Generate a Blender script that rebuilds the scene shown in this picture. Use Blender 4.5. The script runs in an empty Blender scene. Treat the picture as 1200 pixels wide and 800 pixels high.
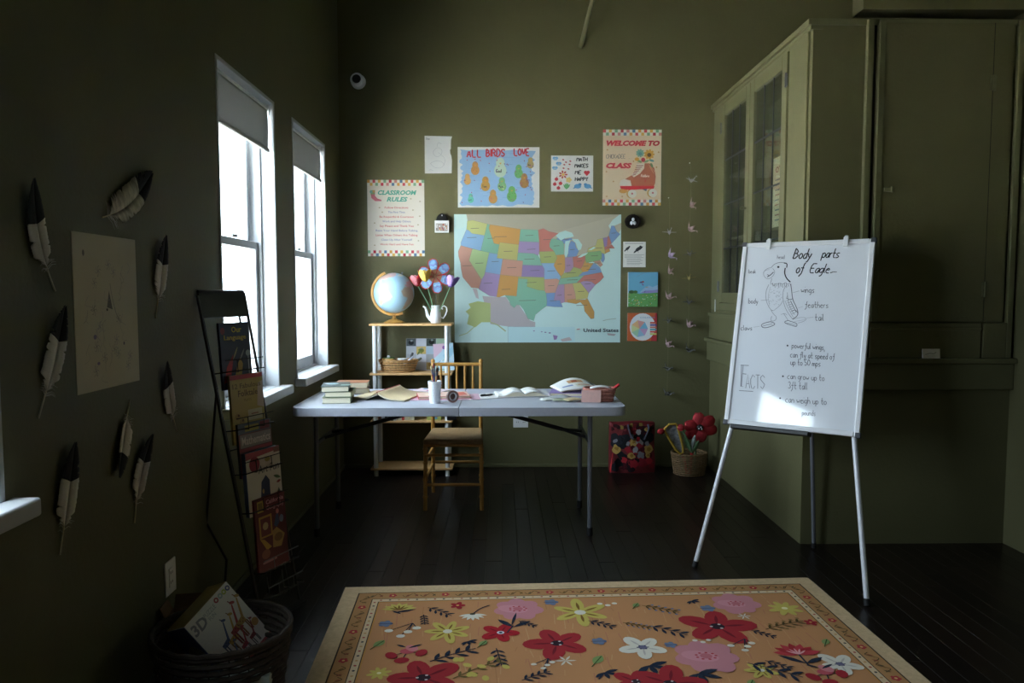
import bpy, bmesh, math, random
import numpy as np
from mathutils import Vector, Matrix, Euler
random.seed(7)
scene = bpy.context.scene
COL = scene.collection
R = math.radians
PI = math.pi

# ------------------------------------------------------------------ camera
cd = bpy.data.cameras.new('camera')
cam = bpy.data.objects.new('camera', cd); COL.objects.link(cam)
cd.sensor_fit = 'HORIZONTAL'; cd.sensor_width = 36.0; cd.lens = 870 / 1200 * 36
cd.clip_start = 0.05; cd.clip_end = 200
cam.location = (0, 0, 1.35)
cam.rotation_euler = (R(90) - math.atan(58 / 870), 0, -math.atan(12 / 870))
scene.camera = cam

# ------------------------------------------------------------------ sky, exposure
world = bpy.data.worlds.new('overcast_sky'); scene.world = world
world.use_nodes = True
bg = world.node_tree.nodes['Background']
bg.inputs['Color'].default_value = (0.76, 0.89, 1.0, 1)
bg.inputs['Strength'].default_value = 18.0
sd = bpy.data.lights.new('sun', 'SUN'); sd.energy = 460.0; sd.angle = R(0.6); sd.color = (1.0, 0.94, 0.85)
sun = bpy.data.objects.new('sun', sd); COL.objects.link(sun)
sun.rotation_euler = Vector((-0.12, 0.5, -0.86)).to_track_quat('-Z', 'Y').to_euler()
vs = scene.view_settings
vs.view_transform = 'Standard'; vs.look = 'None'; vs.gamma = 1.0; vs.use_curve_mapping = False
vs.exposure = 0.0

# window openings in the left wall (y from, y to); sky portals sit in them
WIN = [(3.235, 4.05), (4.385, 5.19), (0.99, 1.80)]
WZ0, WZ1 = 0.83, 2.36
XL, XR, YB, YF, ZC = -1.215, 2.70, 5.66, -4.6, 3.95
for (a, b) in WIN:
    ld = bpy.data.lights.new('window_portal', 'AREA'); ld.shape = 'RECTANGLE'
    ld.size = WZ1 - WZ0; ld.size_y = b - a
    ld.cycles.is_portal = True
    lo = bpy.data.objects.new('window_portal', ld); COL.objects.link(lo)
    lo.location = (XL - 0.21, (a + b) / 2, (WZ0 + WZ1) / 2); lo.rotation_euler = (0, R(-90), 0)

# ------------------------------------------------------------------ materials
def srgb(h):
    if isinstance(h, str):
        h = h.lstrip('#'); c = [int(h[i:i + 2], 16) / 255 for i in (0, 2, 4)]
    else:
        c = [v / 255 for v in h]
    return tuple(v / 12.92 if v <= 0.04045 else ((v + 0.055) / 1.055) ** 2.4 for v in c)

def mat(name, col, rough=0.6, metal=0.0, noise=0.0, nscale=20.0, bump=0.0, bscale=200.0, spec=0.5, stretch=None, coat=0.0):
    m = bpy.data.materials.new(name); m.use_nodes = True
    nt = m.node_tree; b = nt.nodes['Principled BSDF']
    c = srgb(col)
    b.inputs['Base Color'].default_value = (*c, 1)
    b.inputs['Roughness'].default_value = rough
    b.inputs['Metallic'].default_value = metal
    b.inputs['Specular IOR Level'].default_value = spec
    b.inputs['Coat Weight'].default_value = coat
    tc = nt.nodes.new('ShaderNodeTexCoord')
    src = tc.outputs['Object']
    if stretch:
        mp = nt.nodes.new('ShaderNodeMapping'); mp.inputs['Scale'].default_value = stretch
        nt.links.new(src, mp.inputs['Vector']); src = mp.outputs['Vector']
    if noise > 0:
        n = nt.nodes.new('ShaderNodeTexNoise'); n.inputs['Scale'].default_value = nscale
        n.inputs['Detail'].default_value = 5
        nt.links.new(src, n.inputs['Vector'])
        r = nt.nodes.new('ShaderNodeValToRGB')
        r.color_ramp.elements[0].position = 0.3; r.color_ramp.elements[1].position = 0.7
        r.color_ramp.elements[0].color = (*[v * (1 - noise) for v in c], 1)
        r.color_ramp.elements[1].color = (*[min(1, v * (1 + noise)) for v in c], 1)
        nt.links.new(n.outputs['Fac'], r.inputs['Fac'])
        nt.links.new(r.outputs['Color'], b.inputs['Base Color'])
    if bump > 0:
        n2 = nt.nodes.new('ShaderNodeTexNoise'); n2.inputs['Scale'].default_value = bscale
        n2.inputs['Detail'].default_value = 4
        nt.links.new(src, n2.inputs['Vector'])
        bp = nt.nodes.new('ShaderNodeBump'); bp.inputs['Strength'].default_value = bump
        bp.inputs['Distance'].default_value = 0.01
        nt.links.new(n2.outputs['Fac'], bp.inputs['Height'])
        nt.links.new(bp.outputs['Normal'], b.inputs['Normal'])
    return m

def ink_mat(name, rough, spec=0.4):
    m = bpy.data.materials.new(name); m.use_nodes = True
    nt = m.node_tree; b = nt.nodes['Principled BSDF']
    a = nt.nodes.new('ShaderNodeAttribute'); a.attribute_name = 'Col'
    nt.links.new(a.outputs['Color'], b.inputs['Base Color'])
    b.inputs['Roughness'].default_value = rough; b.inputs['Specular IOR Level'].default_value = spec
    return m

def glass_mat(name, tint=(1, 1, 1), refl=0.07, rough=0.0, painted_refl=0.0):
    m = bpy.data.materials.new(name); m.use_nodes = True
    nt = m.node_tree; nt.nodes.clear()
    o = nt.nodes.new('ShaderNodeOutputMaterial'); mx = nt.nodes.new('ShaderNodeMixShader')
    t = nt.nodes.new('ShaderNodeBsdfTransparent'); g = nt.nodes.new('ShaderNodeBsdfGlossy')
    t.inputs['Color'].default_value = (*tint, 1); g.inputs['Roughness'].default_value = rough
    lw = nt.nodes.new('ShaderNodeLayerWeight'); lw.inputs['Blend'].default_value = 0.5      # Schlick reflectance of each face
    pw_ = nt.nodes.new('ShaderNodeMath'); pw_.operation = 'POWER'; pw_.inputs[1].default_value = 5.0
    mu = nt.nodes.new('ShaderNodeMath'); mu.operation = 'MULTIPLY_ADD'; mu.inputs[1].default_value = 0.96; mu.inputs[2].default_value = refl; mu.use_clamp = True
    nt.links.new(lw.outputs['Facing'], pw_.inputs[0]); nt.links.new(pw_.outputs[0], mu.inputs[0]); nt.links.new(mu.outputs[0], mx.inputs[0])
    nt.links.new(t.outputs[0], mx.inputs[1]); nt.links.new(g.outputs[0], mx.inputs[2])
    out = mx
    if painted_refl > 0:
        d = nt.nodes.new('ShaderNodeBsdfDiffuse'); d.inputs['Color'].default_value = (0.30, 0.30, 0.22, 1)  # olive diffuse veil painted in for the room's reflection on the glass
        m2 = nt.nodes.new('ShaderNodeMixShader'); m2.inputs[0].default_value = painted_refl
        nt.links.new(mx.outputs[0], m2.inputs[1]); nt.links.new(d.outputs[0], m2.inputs[2]); out = m2
    nt.links.new(out.outputs[0], o.inputs[0])
    return m

def cloth_mat(name, col, trans=0.4):
    m = bpy.data.materials.new(name); m.use_nodes = True
    nt = m.node_tree; nt.nodes.clear()
    o = nt.nodes.new('ShaderNodeOutputMaterial'); mx = nt.nodes.new('ShaderNodeMixShader')
    d = nt.nodes.new('ShaderNodeBsdfDiffuse'); t = nt.nodes.new('ShaderNodeBsdfTranslucent')
    d.inputs['Color'].default_value = (*srgb(col), 1); t.inputs['Color'].default_value = (*srgb(col), 1)
    mx.inputs[0].default_value = trans
    nt.links.new(d.outputs[0], mx.inputs[1]); nt.links.new(t.outputs[0], mx.inputs[2]); nt.links.new(mx.outputs[0], o.inputs[0])
    return m

M = dict(
    wall=mat('olive_paint', (98, 96, 67), 0.55, noise=0.05, nscale=3, bump=0.12, bscale=60, spec=0.25),
    trimgreen=mat('olive_trim_paint', (101, 100, 71), 0.42, noise=0.05, nscale=8, bump=0.05, bscale=90, spec=0.35),
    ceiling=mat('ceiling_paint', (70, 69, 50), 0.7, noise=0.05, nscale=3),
    white=mat('white_paint', (226, 228, 228), 0.45, noise=0.03, nscale=15),
    winwhite=mat('window_white_paint', (176, 180, 184), 0.45, noise=0.03, nscale=15),
    sill=mat('sill_paint', (190, 192, 194), 0.4, noise=0.05, nscale=12),
    floor=mat('floor_dark', (16, 12, 10), 0.3),
    plank_a=mat('dark_oak_a', (27, 20, 17), 0.30, noise=0.3, nscale=14, stretch=(8, 0.6, 8), bump=0.05, bscale=30, spec=0.3),
    plank_b=mat('dark_oak_b', (23, 17, 15), 0.33, noise=0.3, nscale=14, stretch=(8, 0.6, 8), bump=0.05, bscale=30, spec=0.3),
    plank_c=mat('dark_oak_c', (31, 23, 19), 0.28, noise=0.3, nscale=14, stretch=(8, 0.6, 8), bump=0.05, bscale=30, spec=0.3),
    ground=mat('pale_paving', (225, 225, 220), 0.9, noise=0.05, nscale=2),
    pane=glass_mat('window_glass', (0.97, 0.985, 0.99), 0.04),
    cabglass=glass_mat('cabinet_glass', (0.86, 0.9, 0.84), 0.05, 0.05, 0.07),
    shade=cloth_mat('shade_fabric', (160, 160, 158), 0.20),
    black=mat('black_metal', (14, 14, 15), 0.4, spec=0.5),
    darkgap=mat('dark_gap', (10, 10, 8), 0.9),
    ink=ink_mat('print_ink_matte', 0.75, 0.25), gloss=ink_mat('print_ink_gloss', 0.3, 0.5),
    yarn=ink_mat('woven_yarn', 0.95, 0.1),
    paper=mat('white_paper', (232, 232, 230), 0.8, spec=0.2), cream=mat('cream_paper', (236, 226, 205), 0.8, spec=0.2),
    pages=mat('page_edges', (222, 214, 190), 0.85, noise=0.08, nscale=300, stretch=(1, 1, 40)),
    plastic=mat('white_plastic', (232, 232, 234), 0.35),
    greyplastic=mat('grey_table_plastic', (176, 180, 192), 0.42, noise=0.03, nscale=60, bump=0.05, bscale=500),
    steel=mat('grey_steel', (110, 112, 118), 0.35, metal=0.3), darksteel=mat('dark_steel', (42, 43, 46), 0.4, metal=0.5),
    alu=mat('aluminium', (214, 216, 222), 0.4, metal=0.15),
    pine=mat('pine_shelf', (206, 164, 112), 0.45, noise=0.15, nscale=12, stretch=(1, 10, 10)),
    bamboo=mat('gold_chair_wood', (184, 136, 68), 0.35, noise=0.12, nscale=25),
    cushion=mat('chair_seat_weave', (156, 126, 84), 0.7, noise=0.15, nscale=80, bump=0.3, bscale=300),
    wicker=mat('wicker', (176, 136, 88), 0.65, noise=0.3, nscale=60), darkwicker=mat('dark_wicker', (52, 42, 32), 0.7, noise=0.35, nscale=60),
    ceramic=mat('white_ceramic', (238, 240, 244), 0.12, coat=0.4), red=mat('red_paint', (188, 36, 44), 0.6, noise=0.1, nscale=60),
    rubber=mat('black_rubber', (16, 16, 17), 0.7),
)

# ------------------------------------------------------------------ mesh building
class MB:
    def __init__(s): s.bm = bmesh.new()
    def _add(s, vs_, fs):
        v = [s.bm.verts.new(p) for p in vs_]
        for f in fs:
            try: s.bm.faces.new([v[i] for i in f])
            except ValueError: pass
        return s
    def box(s, c, d, rot=None):
        x, y, z = [v / 2 for v in d]
        P = [Vector((i * x, j * y, k * z)) for k in (-1, 1) for j in (-1, 1) for i in (-1, 1)]
        if rot is not None:
            Q = rot if isinstance(rot, Matrix) else Euler(rot).to_matrix()
            P = [Q @ p for p in P]
        P = [p + Vector(c) for p in P]
        return s._add(P, [(0, 2, 3, 1), (4, 5, 7, 6), (0, 1, 5, 4), (2, 6, 7, 3), (0, 4, 6, 2), (1, 3, 7, 5)])
    def b2(s, lo, hi):
        return s.box([(a + b) / 2 for a, b in zip(lo, hi)], [abs(b - a) for a, b in zip(lo, hi)])
    def cyl(s, p0, p1, r0, r1=None, n=12):
        r1 = r0 if r1 is None else r1
        return s.tube([p0, p1], [r0, r1], n)
    def tube(s, pts, r, n=8, closed=False, flat=1.0):
        pts = [Vector(p) for p in pts]; m = len(pts)
        rs = r if isinstance(r, (list, tuple)) else [r] * m
        t0 = (pts[1] - pts[0]).normalized()
        up = Vector((0, 0, 1)) if abs(t0.z) < 0.9 else Vector((1, 0, 0))
        a = t0.cross(up).normalized(); rings = []
        for i, p in enumerate(pts):
            if closed: t = (pts[(i + 1) % m] - pts[i - 1]).normalized()
            else: t = (pts[min(i + 1, m - 1)] - pts[max(i - 1, 0)]).normalized()
            a = (a - t * a.dot(t))
            a = a.normalized() if a.length > 1e-6 else t.orthogonal().normalized()
            b = t.cross(a)
            rings.append([s.bm.verts.new(p + (a * math.cos(2 * PI * k / n) + b * flat * math.sin(2 * PI * k / n)) * rs[i]) for k in range(n)])
        for i in range(m if closed else m - 1):
            A, B = rings[i], rings[(i + 1) % m]
            for k in range(n):
                try: s.bm.faces.new((A[k], A[(k + 1) % n], B[(k + 1) % n], B[k]))
                except ValueError: pass
        if not closed:
            s.bm.faces.new(list(reversed(rings[0]))); s.bm.faces.new(rings[-1])
        return s
    def lathe(s, prof, n=24, c=(0, 0, 0), sx=1.0, sy=1.0):
        rings = []
        for (r, z) in prof:
            rings.append([s.bm.verts.new((c[0] + sx * max(r, 1e-4) * math.cos(2 * PI * k / n), c[1] + sy * max(r, 1e-4) * math.sin(2 * PI * k / n), c[2] + z)) for k in range(n)])
        for A, B in zip(rings, rings[1:]):
            for k in range(n): s.bm.faces.new((A[k], A[(k + 1) % n], B[(k + 1) % n], B[k]))
        s.bm.faces.new(list(reversed(rings[0]))); s.bm.faces.new(rings[-1])
        return s
    def ball(s, c, r, sc=(1, 1, 1), n=14, rot=None):
        Q = Euler(rot).to_matrix() if rot is not None else Matrix.Identity(3)
        h = n // 2; rows = []
        for i in range(1, h):
            th = PI * i / h
            rows.append([s.bm.verts.new(Vector(c) + Q @ Vector((r * sc[0] * math.sin(th) * math.cos(2 * PI * k / n), r * sc[1] * math.sin(th) * math.sin(2 * PI * k / n), r * sc[2] * math.cos(th)))) for k in range(n)])
        top = s.bm.verts.new(Vector(c) + Q @ Vector((0, 0, r * sc[2]))); bot = s.bm.verts.new(Vector(c) - Q @ Vector((0, 0, r * sc[2])))
        for A, B in zip(rows, rows[1:]):
            for k in range(n): s.bm.faces.new((A[k], B[k], B[(k + 1) % n], A[(k + 1) % n]))
        for k in range(n):
            s.bm.faces.new((top, rows[0][k], rows[0][(k + 1) % n])); s.bm.faces.new((bot, rows[-1][(k + 1) % n], rows[-1][k]))
        return s
    def prism(s, poly, z0, z1, f=None):
        f = f or (lambda x, y, z: (x, y, z)); n = len(poly)
        A = [s.bm.verts.new(f(x, y, z0)) for x, y in poly]; B = [s.bm.verts.new(f(x, y, z1)) for x, y in poly]
        s.bm.faces.new(list(reversed(A))); s.bm.faces.new(B)
        for k in range(n): s.bm.faces.new((A[k], A[(k + 1) % n], B[(k + 1) % n], B[k]))
        return s
    def grid(s, fn, nu, nv):
        V = [[s.bm.verts.new(fn(i / nu, j / nv)) for j in range(nv + 1)] for i in range(nu + 1)]
        for i in range(nu):
            for j in range(nv): s.bm.faces.new((V[i][j], V[i + 1][j], V[i + 1][j + 1], V[i][j + 1]))
        return s
    def build(s, name, m, parent=None, loc=None, rot=None, smooth=False, bevel=0.0, seg=2, thick=0.0):
        me = bpy.data.meshes.new(name)
        bmesh.ops.recalc_face_normals(s.bm, faces=s.bm.faces[:])
        s.bm.to_mesh(me); s.bm.free()
        return link_mesh(name, me, m, parent, loc, rot, smooth, bevel, seg, thick)

def link_mesh(name, me, m, parent=None, loc=None, rot=None, smooth=False, bevel=0.0, seg=2, thick=0.0):
    o = bpy.data.objects.new(name, me); COL.objects.link(o)
    if m is not None: me.materials.append(M[m] if isinstance(m, str) else m)
    if smooth:
        for p in me.polygons: p.use_smooth = True
        me.set_sharp_from_angle(angle=R(40))
    if thick > 0:
        md = o.modifiers.new('thickness', 'SOLIDIFY'); md.thickness = thick; md.offset = 0
    if bevel > 0:
        md = o.modifiers.new('bevel', 'BEVEL'); md.width = bevel; md.segments = seg; md.limit_method = 'ANGLE'; md.angle_limit = R(40)
    if parent is not None: o.parent = parent
    if loc is not None: o.location = loc
    if rot is not None:
        o.rotation_euler = rot.to_euler() if isinstance(rot, Matrix) else rot
    return o

def tag(o, label=None, cat=None, group=None, kind=None):
    if label: o['label'] = label
    if cat: o['category'] = cat
    if group: o['group'] = group
    if kind: o['kind'] = kind
    return o
def thing(name, label, cat, loc=(0, 0, 0), rot=(0, 0, 0), group=None):
    o = bpy.data.objects.new(name, None); COL.objects.link(o); o.empty_display_size = 0.05
    o.location = loc
    o.rotation_euler = rot.to_euler() if isinstance(rot, Matrix) else ((0, 0, rot) if isinstance(rot, (int, float)) else rot)
    return tag(o, label, cat, group)
def struct(o, label=None):
    o['kind'] = 'structure'
    if label: o['label'] = label
    return o

# ------------------------------------------------------------------ single-stroke lettering
# each glyph: strokes of xy digit pairs; baseline y=2, x-height 5, capitals 8
GL = {
 'a': '35 15 03 12 22 34|35 32', 'b': '08 02|04 15 25 34 33 22 12 03', 'c': '35 15 04 03 12 32', 'd': '38 32|35 15 03 12 22 33', 'e': '04 34 25 15 04 03 12 32',
 'f': '38 27 22 11 00|05 35', 'g': '35 15 04 03 12 33|35 31 20 10', 'h': '08 02|04 15 25 34 32', 'i': '05 02|07 07.3', 'k': '08 02|35 04 32', 'l': '08 03 12',
 'm': '05 02|04 15 24 22|24 35 44 42', 'n': '05 02|04 15 25 34 32', 'o': '15 04 03 12 22 33 34 25 15', 'p': '05 00|04 15 25 34 33 22 12 03', 'r': '05 02|04 15 25',
 's': '35 15 04 33 22 02', 't': '18 13 22 32|05 35', 'u': '05 03 12 22 33|35 32', 'v': '05 12 25', 'w': '05 12 24 32 45', 'y': '05 13 23|35 22 10 00', 'j': '25 21 10',
 'z': '05 35 02 32', 'x': '05 32|35 02', 'q': '35 15 03 12 33|35 30',
 'A': '02 28 42|14 34', 'B': '08 02|08 27 36 25 05|25 44 33 22 02', 'C': '47 28 06 04 12 32 43', 'D': '08 02|08 28 46 44 22 02', 'E': '48 08 02 42|05 35', 'F': '48 08 02|05 35',
 'H': '08 02|48 42|05 45', 'I': '08 02', 'K': '08 02|48 05 42', 'L': '08 02 42', 'M': '02 08 25 48 42', 'N': '02 08 42 48', 'O': '28 06 04 22 44 46 28', 'P': '02 08 28 46 25 05', 'R': '02 08 28 46 25 05|25 42',
 'S': '47 28 07 06 44 33 22 03', 'T': '08 48|28 22', 'U': '08 03 12 32 43 48', 'V': '08 22 48', 'W': '08 12 25 32 48', 'Y': '08 25 48|25 22', 'G': '47 28 06 04 12 32 44 24',
 '0': '28 06 04 22 44 46 28', '3': '07 18 37 25 34 33 12 03', '5': '38 08 05 25 34 33 12 03', ',': '02 00', '.': '02 01.6', '1': '07 18 12',
}
def glyph(ch):
    out = []; w = 0
    for st in GL.get(ch, '').split('|'):
        pts = []
        for t in st.split():
            x = float(t[0]); y = float(t[1:]); pts.append((x, y)); w = max(w, x)
        if len(pts) > 1: out.append(pts)
    return out, (w if out else 1.2)

def ribbon(pts, w):
    n = len(pts); L, Rr = [], []
    for i, (x, y) in enumerate(pts):
        x0, y0 = pts[max(i - 1, 0)]; x1, y1 = pts[min(i + 1, n - 1)]
        dx, dy = x1 - x0, y1 - y0; l = math.hypot(dx, dy) or 1e-9
        ww = w[i] if isinstance(w, (list, tuple)) else w
        nx, ny = -dy / l * ww / 2, dx / l * ww / 2
        L.append((x + nx, y + ny)); Rr.append((x - nx, y - ny))
    return L, Rr
def smooth_pts(pts, it=2):
    for _ in range(it):
        if len(pts) < 3: return pts
        q = [pts[0]]
        for a, b in zip(pts, pts[1:]):
            q += [(0.75 * a[0] + 0.25 * b[0], 0.75 * a[1] + 0.25 * b[1]), (0.25 * a[0] + 0.75 * b[0], 0.25 * a[1] + 0.75 * b[1])]
        pts = q + [pts[-1]]
    return pts

_txt = {}
def text_mesh(s, bold, shear):
    k = (s, bold, shear)
    if k not in _txt:
        cu = bpy.data.curves.new('lettering', 'FONT'); cu.body = s; cu.size = 1.0; cu.offset = bold; cu.shear = shear; cu.resolution_u = 2; cu.fill_mode = 'FRONT'
        ob = bpy.data.objects.new('lettering', cu); COL.objects.link(ob)
        dg = bpy.context.evaluated_depsgraph_get(); ev = ob.evaluated_get(dg); me = ev.to_mesh()
        V = [(v.co.x, v.co.y) for v in me.vertices]; Fc = [tuple(p.vertices) for p in me.polygons]
        ev.to_mesh_clear(); bpy.data.objects.remove(ob); bpy.data.curves.remove(cu)
        xs = [v[0] for v in V] or [0, 1]
        _txt[k] = (V, Fc, min(xs), max(xs))
    return _txt[k]

class Draw:
    """flat print: coloured pieces laid on a sheet; T maps source coordinates to the sheet's own x,y (metres)"""
    def __init__(s, T, z0=0.0012, dz=0.00012, flip=True):
        s.T, s.z0, s.dz, s.flip = T, z0, dz, flip; s.V, s.F, s.C = [], [], []; s.n = 0
    def _put(s, pts, faces, col, layer):
        b = len(s.V); z = s.z0 + s.dz * layer + 1.5e-6 * s.n; s.n += 1; c = srgb(col)
        for p in pts:
            x, y = s.T(*p); s.V.append((x, y, z)); s.C.append((*c, 1))
        s.F += [tuple(b + i for i in f) for f in faces]
    def poly(s, pts, col, layer=1): s._put(pts, [tuple(range(len(pts)))], col, layer)
    def rect(s, x0, y0, x1, y1, col, layer=1): s.poly([(x0, y0), (x1, y0), (x1, y1), (x0, y1)], col, layer)
    def ell(s, cx, cy, rx, ry, col, layer=1, rot=0.0, n=14):
        ca, sa = math.cos(rot), math.sin(rot)
        s.poly([(cx + rx * math.cos(2 * PI * k / n) * ca - ry * math.sin(2 * PI * k / n) * sa, cy + rx * math.cos(2 * PI * k / n) * sa + ry * math.sin(2 * PI * k / n) * ca) for k in range(n)], col, layer)
    def leaf(s, x0, y0, x1, y1, w, col, layer=1):
        dx, dy = x1 - x0, y1 - y0
        P = [(0, 0), (.25, .7), (.5, 1), (.75, .75), (1, 0), (.75, -.75), (.5, -1), (.25, -.7)]
        l = math.hypot(dx, dy) or 1e-9
        s.poly([(x0 + dx * t - dy / l * o * w / 2, y0 + dy * t + dx / l * o * w / 2) for t, o in P], col, layer)
    def line(s, pts, w, col, layer=2, smooth=0):
        if smooth: pts = smooth_pts(pts, smooth)
        if len(pts) < 2: return
        L, Q = ribbon(pts, w if not isinstance(w, tuple) else [w[0] + (w[1] - w[0]) * i / (len(pts) - 1) for i in range(len(pts))])
        n = len(L); s._put(L + Q, [(i, i + 1, n + i + 1, n + i) for i in range(n - 1)], col, layer)
    def text(s, st, x, y, h, col, layer=3, bold=0.0, shear=0.0, align='C', width=None):
        V, F, a, b = text_mesh(st, bold, shear)
        k = h / 0.72; kx = k if width is None else width / (b - a)
        ox = {'C': -(a + b) / 2, 'L': -a, 'R': -b}[align]; sg = -1 if s.flip else 1
        s._put([(x + (vx + ox) * kx, y + sg * vy * k) for vx, vy in V], F, col, layer)
    def hand(s, st, x, y, h, w, col, layer=3, slant=0.0, dirx=(1, 0), diry=None, sp=1.3, jit=0.0, sm=1, wx=1.0):
        """x,y = baseline start; h = capital height; dirx baseline direction, diry up direction"""
        if diry is None: diry = (0, -1) if s.flip else (0, 1)
        u = h / 6.0; cx = 0.0
        for ch in st:
            if ch == ' ': cx += 2.6; continue
            g, gw = glyph(ch)
            for stk in g:
                P = []
                for (gx, gy) in (smooth_pts(stk, sm) if sm else stk):
                    gy -= 2; q = (cx + gx + slant * gy) * u * 0.72 * wx; r = gy * u + jit * random.uniform(-1, 1) * u
                    P.append((x + dirx[0] * q + diry[0] * r, y + dirx[1] * q + diry[1] * r))
                s.line(P, w, col, layer)
            cx += gw + sp
        return cx
    def build(s, parent, m='ink', name='print', loc=None, rot=None):
        me = bpy.data.meshes.new(name); me.from_pydata(s.V, [], s.F)
        at = me.attributes.new('Col', 'FLOAT_COLOR', 'POINT')
        at.data.foreach_set('color', [v for c in s.C for v in c])
        me.update()
        return link_mesh(name, me, m, parent, loc, rot)

def rect_map(sx0, sy0, sx1, sy1, w, h):
    """source rectangle (y down) -> sheet with origin at its bottom centre"""
    return lambda x, y: ((x - sx0) / (sx1 - sx0) * w - w / 2, (1 - (y - sy0) / (sy1 - sy0)) * h)
BACKROT = (R(90), 0, 0)            # sheet on the back wall, facing the room
LEFTROT = (R(90), 0, R(90))        # sheet on the left wall
def sheet(name, label, cat, w, h, loc, rot, m='paper', t=0.001, group=None, outline=None):
    P = outline or [(-w / 2, 0), (w / 2, 0), (w / 2, h), (-w / 2, h)]
    o = MB().prism(P, 0.0002, t).build(name, m, None, loc, rot)
    return tag(o, label, cat, group)
def on_back(x0, z0, x1, z1): return ((x0 + x1) / 2, YB, min(z0, z1)), abs(x1 - x0), abs(z1 - z0)

# ================================================================== the room
# floor with separate boards
fl = struct(MB().b2((XL - .02, YF, -.06), (XR + .02, YB + .02, -.012)).build('floor', 'floor'), 'dark stained hardwood strip floor')
pw, gap = 0.081, 0.0008
cols = int(math.ceil((XR - XL) / pw))
pm = {}
for k, nm in enumerate(('plank_a', 'plank_b', 'plank_c')):
    o = MB().b2((-(pw - gap) / 2, 0, -.012), ((pw - gap) / 2, 2.48, 0)).build('plank', nm, fl, (0, 0, 0), bevel=0.0007, seg=1)
    pm[k] = o
used = set()
for i in range(cols):
    off = YF - random.uniform(0, 2.2); j = 0
    while off < YB - .02:
        y0, y1 = max(off, YF), min(off + 2.48, YB); k = random.randrange(3)
        if y1 - y0 > 0.05:
            if k not in used: o = pm[k]; used.add(k)
            else:
                o = pm[k].copy(); COL.objects.link(o)
            x = XL + pw * (i + .5)
            o.location = (x, y0, 0); o.scale = (1, (y1 - y0 - .002) / 2.48, 1)
        off += 2.48
# walls
def wall_with_openings():
    b = MB(); T = .21
    ops = sorted(WIN); y = YF - .2
    for (a, c) in ops:
        b.b2((XL - T, y, -.06), (XL, a, ZC)); b.b2((XL - T, a, -.06), (XL, c, WZ0)); b.b2((XL - T, a, WZ1), (XL, c, ZC)); y = c
    b.b2((XL - T, y, -.06), (XL, YB + .2, ZC)); return b
struct(wall_with_openings().build('wall_left', 'wall'), 'olive green painted wall with tall windows')
struct(MB().b2((XL, YB, -.06), (XR, YB + .2, ZC)).build('wall_back', 'wall'), 'olive green painted back wall behind the posters')
struct(MB().b2((XR, YF - .2, -.06), (XR + .2, YB + .2, ZC)).build('wall_right', 'wall'), 'olive green painted side wall at the right edge')
struct(MB().b2((XL, YF - .2, -.06), (XR, YF, ZC)).build('wall_front', 'wall'))
struct(MB().b2((XL - .21, YF - .2, ZC), (XR + .2, YB + .2, ZC + .15)).build('ceiling', 'ceiling'))
struct(MB().b2((XL, YB - .012, 0), (1.6, YB, .028)).build('baseboard_back', 'trimgreen', bevel=.004), 'thin green shoe moulding along back wall')
struct(MB().b2((XL, -1.8, 0), (XL + .012, YB - .012, .028)).build('baseboard_left', 'trimgreen', bevel=.004))
# ground outside
struct(MB().b2((-40, -40, -.6), (XL - .3, 40, -.5)).build('ground', 'ground'))

# windows
def window(name, a, b, label):
    w = struct(thing(name, label, None, (XL, (a + b) / 2, WZ0)))
    W = b - a; H = WZ1 - WZ0; hw = W / 2; T = .21
    # lining boards of the opening
    f = MB(); t = .02
    f.b2((-T, -hw, 0), (0.004, -hw + t, H)); f.b2((-T, hw - t, 0), (0.004, hw, H)); f.b2((-T, -hw + t, H - t), (0.004, hw - t, H)); f.b2((-T, -hw + t, 0), (-.07, hw - t, t))
    f.build('jamb', 'winwhite', w, bevel=.003)
    # stops
    s = MB()
    for sg in (-1, 1):
        s.b2((-.085, sg * (hw - t), .02), (-.07, sg * (hw - t - .014), H - t))
    s.build('stop_bead', 'winwhite', w, bevel=.002)
    def sash(nm, x0, x1, z0, z1, bot):
        st = .045; i = hw - t - .002
        m = MB().b2((x0, -i, z0), (x1, -i + st, z1)); m.b2((x0, i - st, z0), (x1, i, z1)); m.b2((x0, -i + st, z1 - .04), (x1, i - st, z1)); m.b2((x0, -i + st, z0), (x1, i - st, z0 + bot))
        so = m.build(nm, 'winwhite', w, bevel=.004)
        xm = (x0 + x1) / 2
        MB().b2((xm - .002, -i + st, z0 + bot), (xm + .002, i - st, z1 - .04)).build('pane', 'pane', so)
        return so
    mid = H / 2
    sash('upper_sash', -.165, -.13, mid - .02, H - t, .04)
    lo = sash('lower_sash', -.125, -.09, t, mid + .02, .07)
    MB().box((-.085, 0, mid + .028), (.02, .06, .015)).build('sash_lock', 'winwhite', lo, bevel=.003)
    # stool (inner sill) and apron
    MB().b2((-.12, -hw - .0, -.005), (0, hw, .012)).b2((0, -hw - .035, -.035), (.07, hw + .035, .012)).build('sill', 'sill', w, bevel=.008, seg=3)
    return w
window('window_1', *WIN[0], 'white sash window nearest behind the black book rack')
window('window_2', *WIN[1], 'white sash window above the end of the folding table')
window('window_3', *WIN[2], 'white sash window at the left edge, only its sill end showing')

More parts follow.
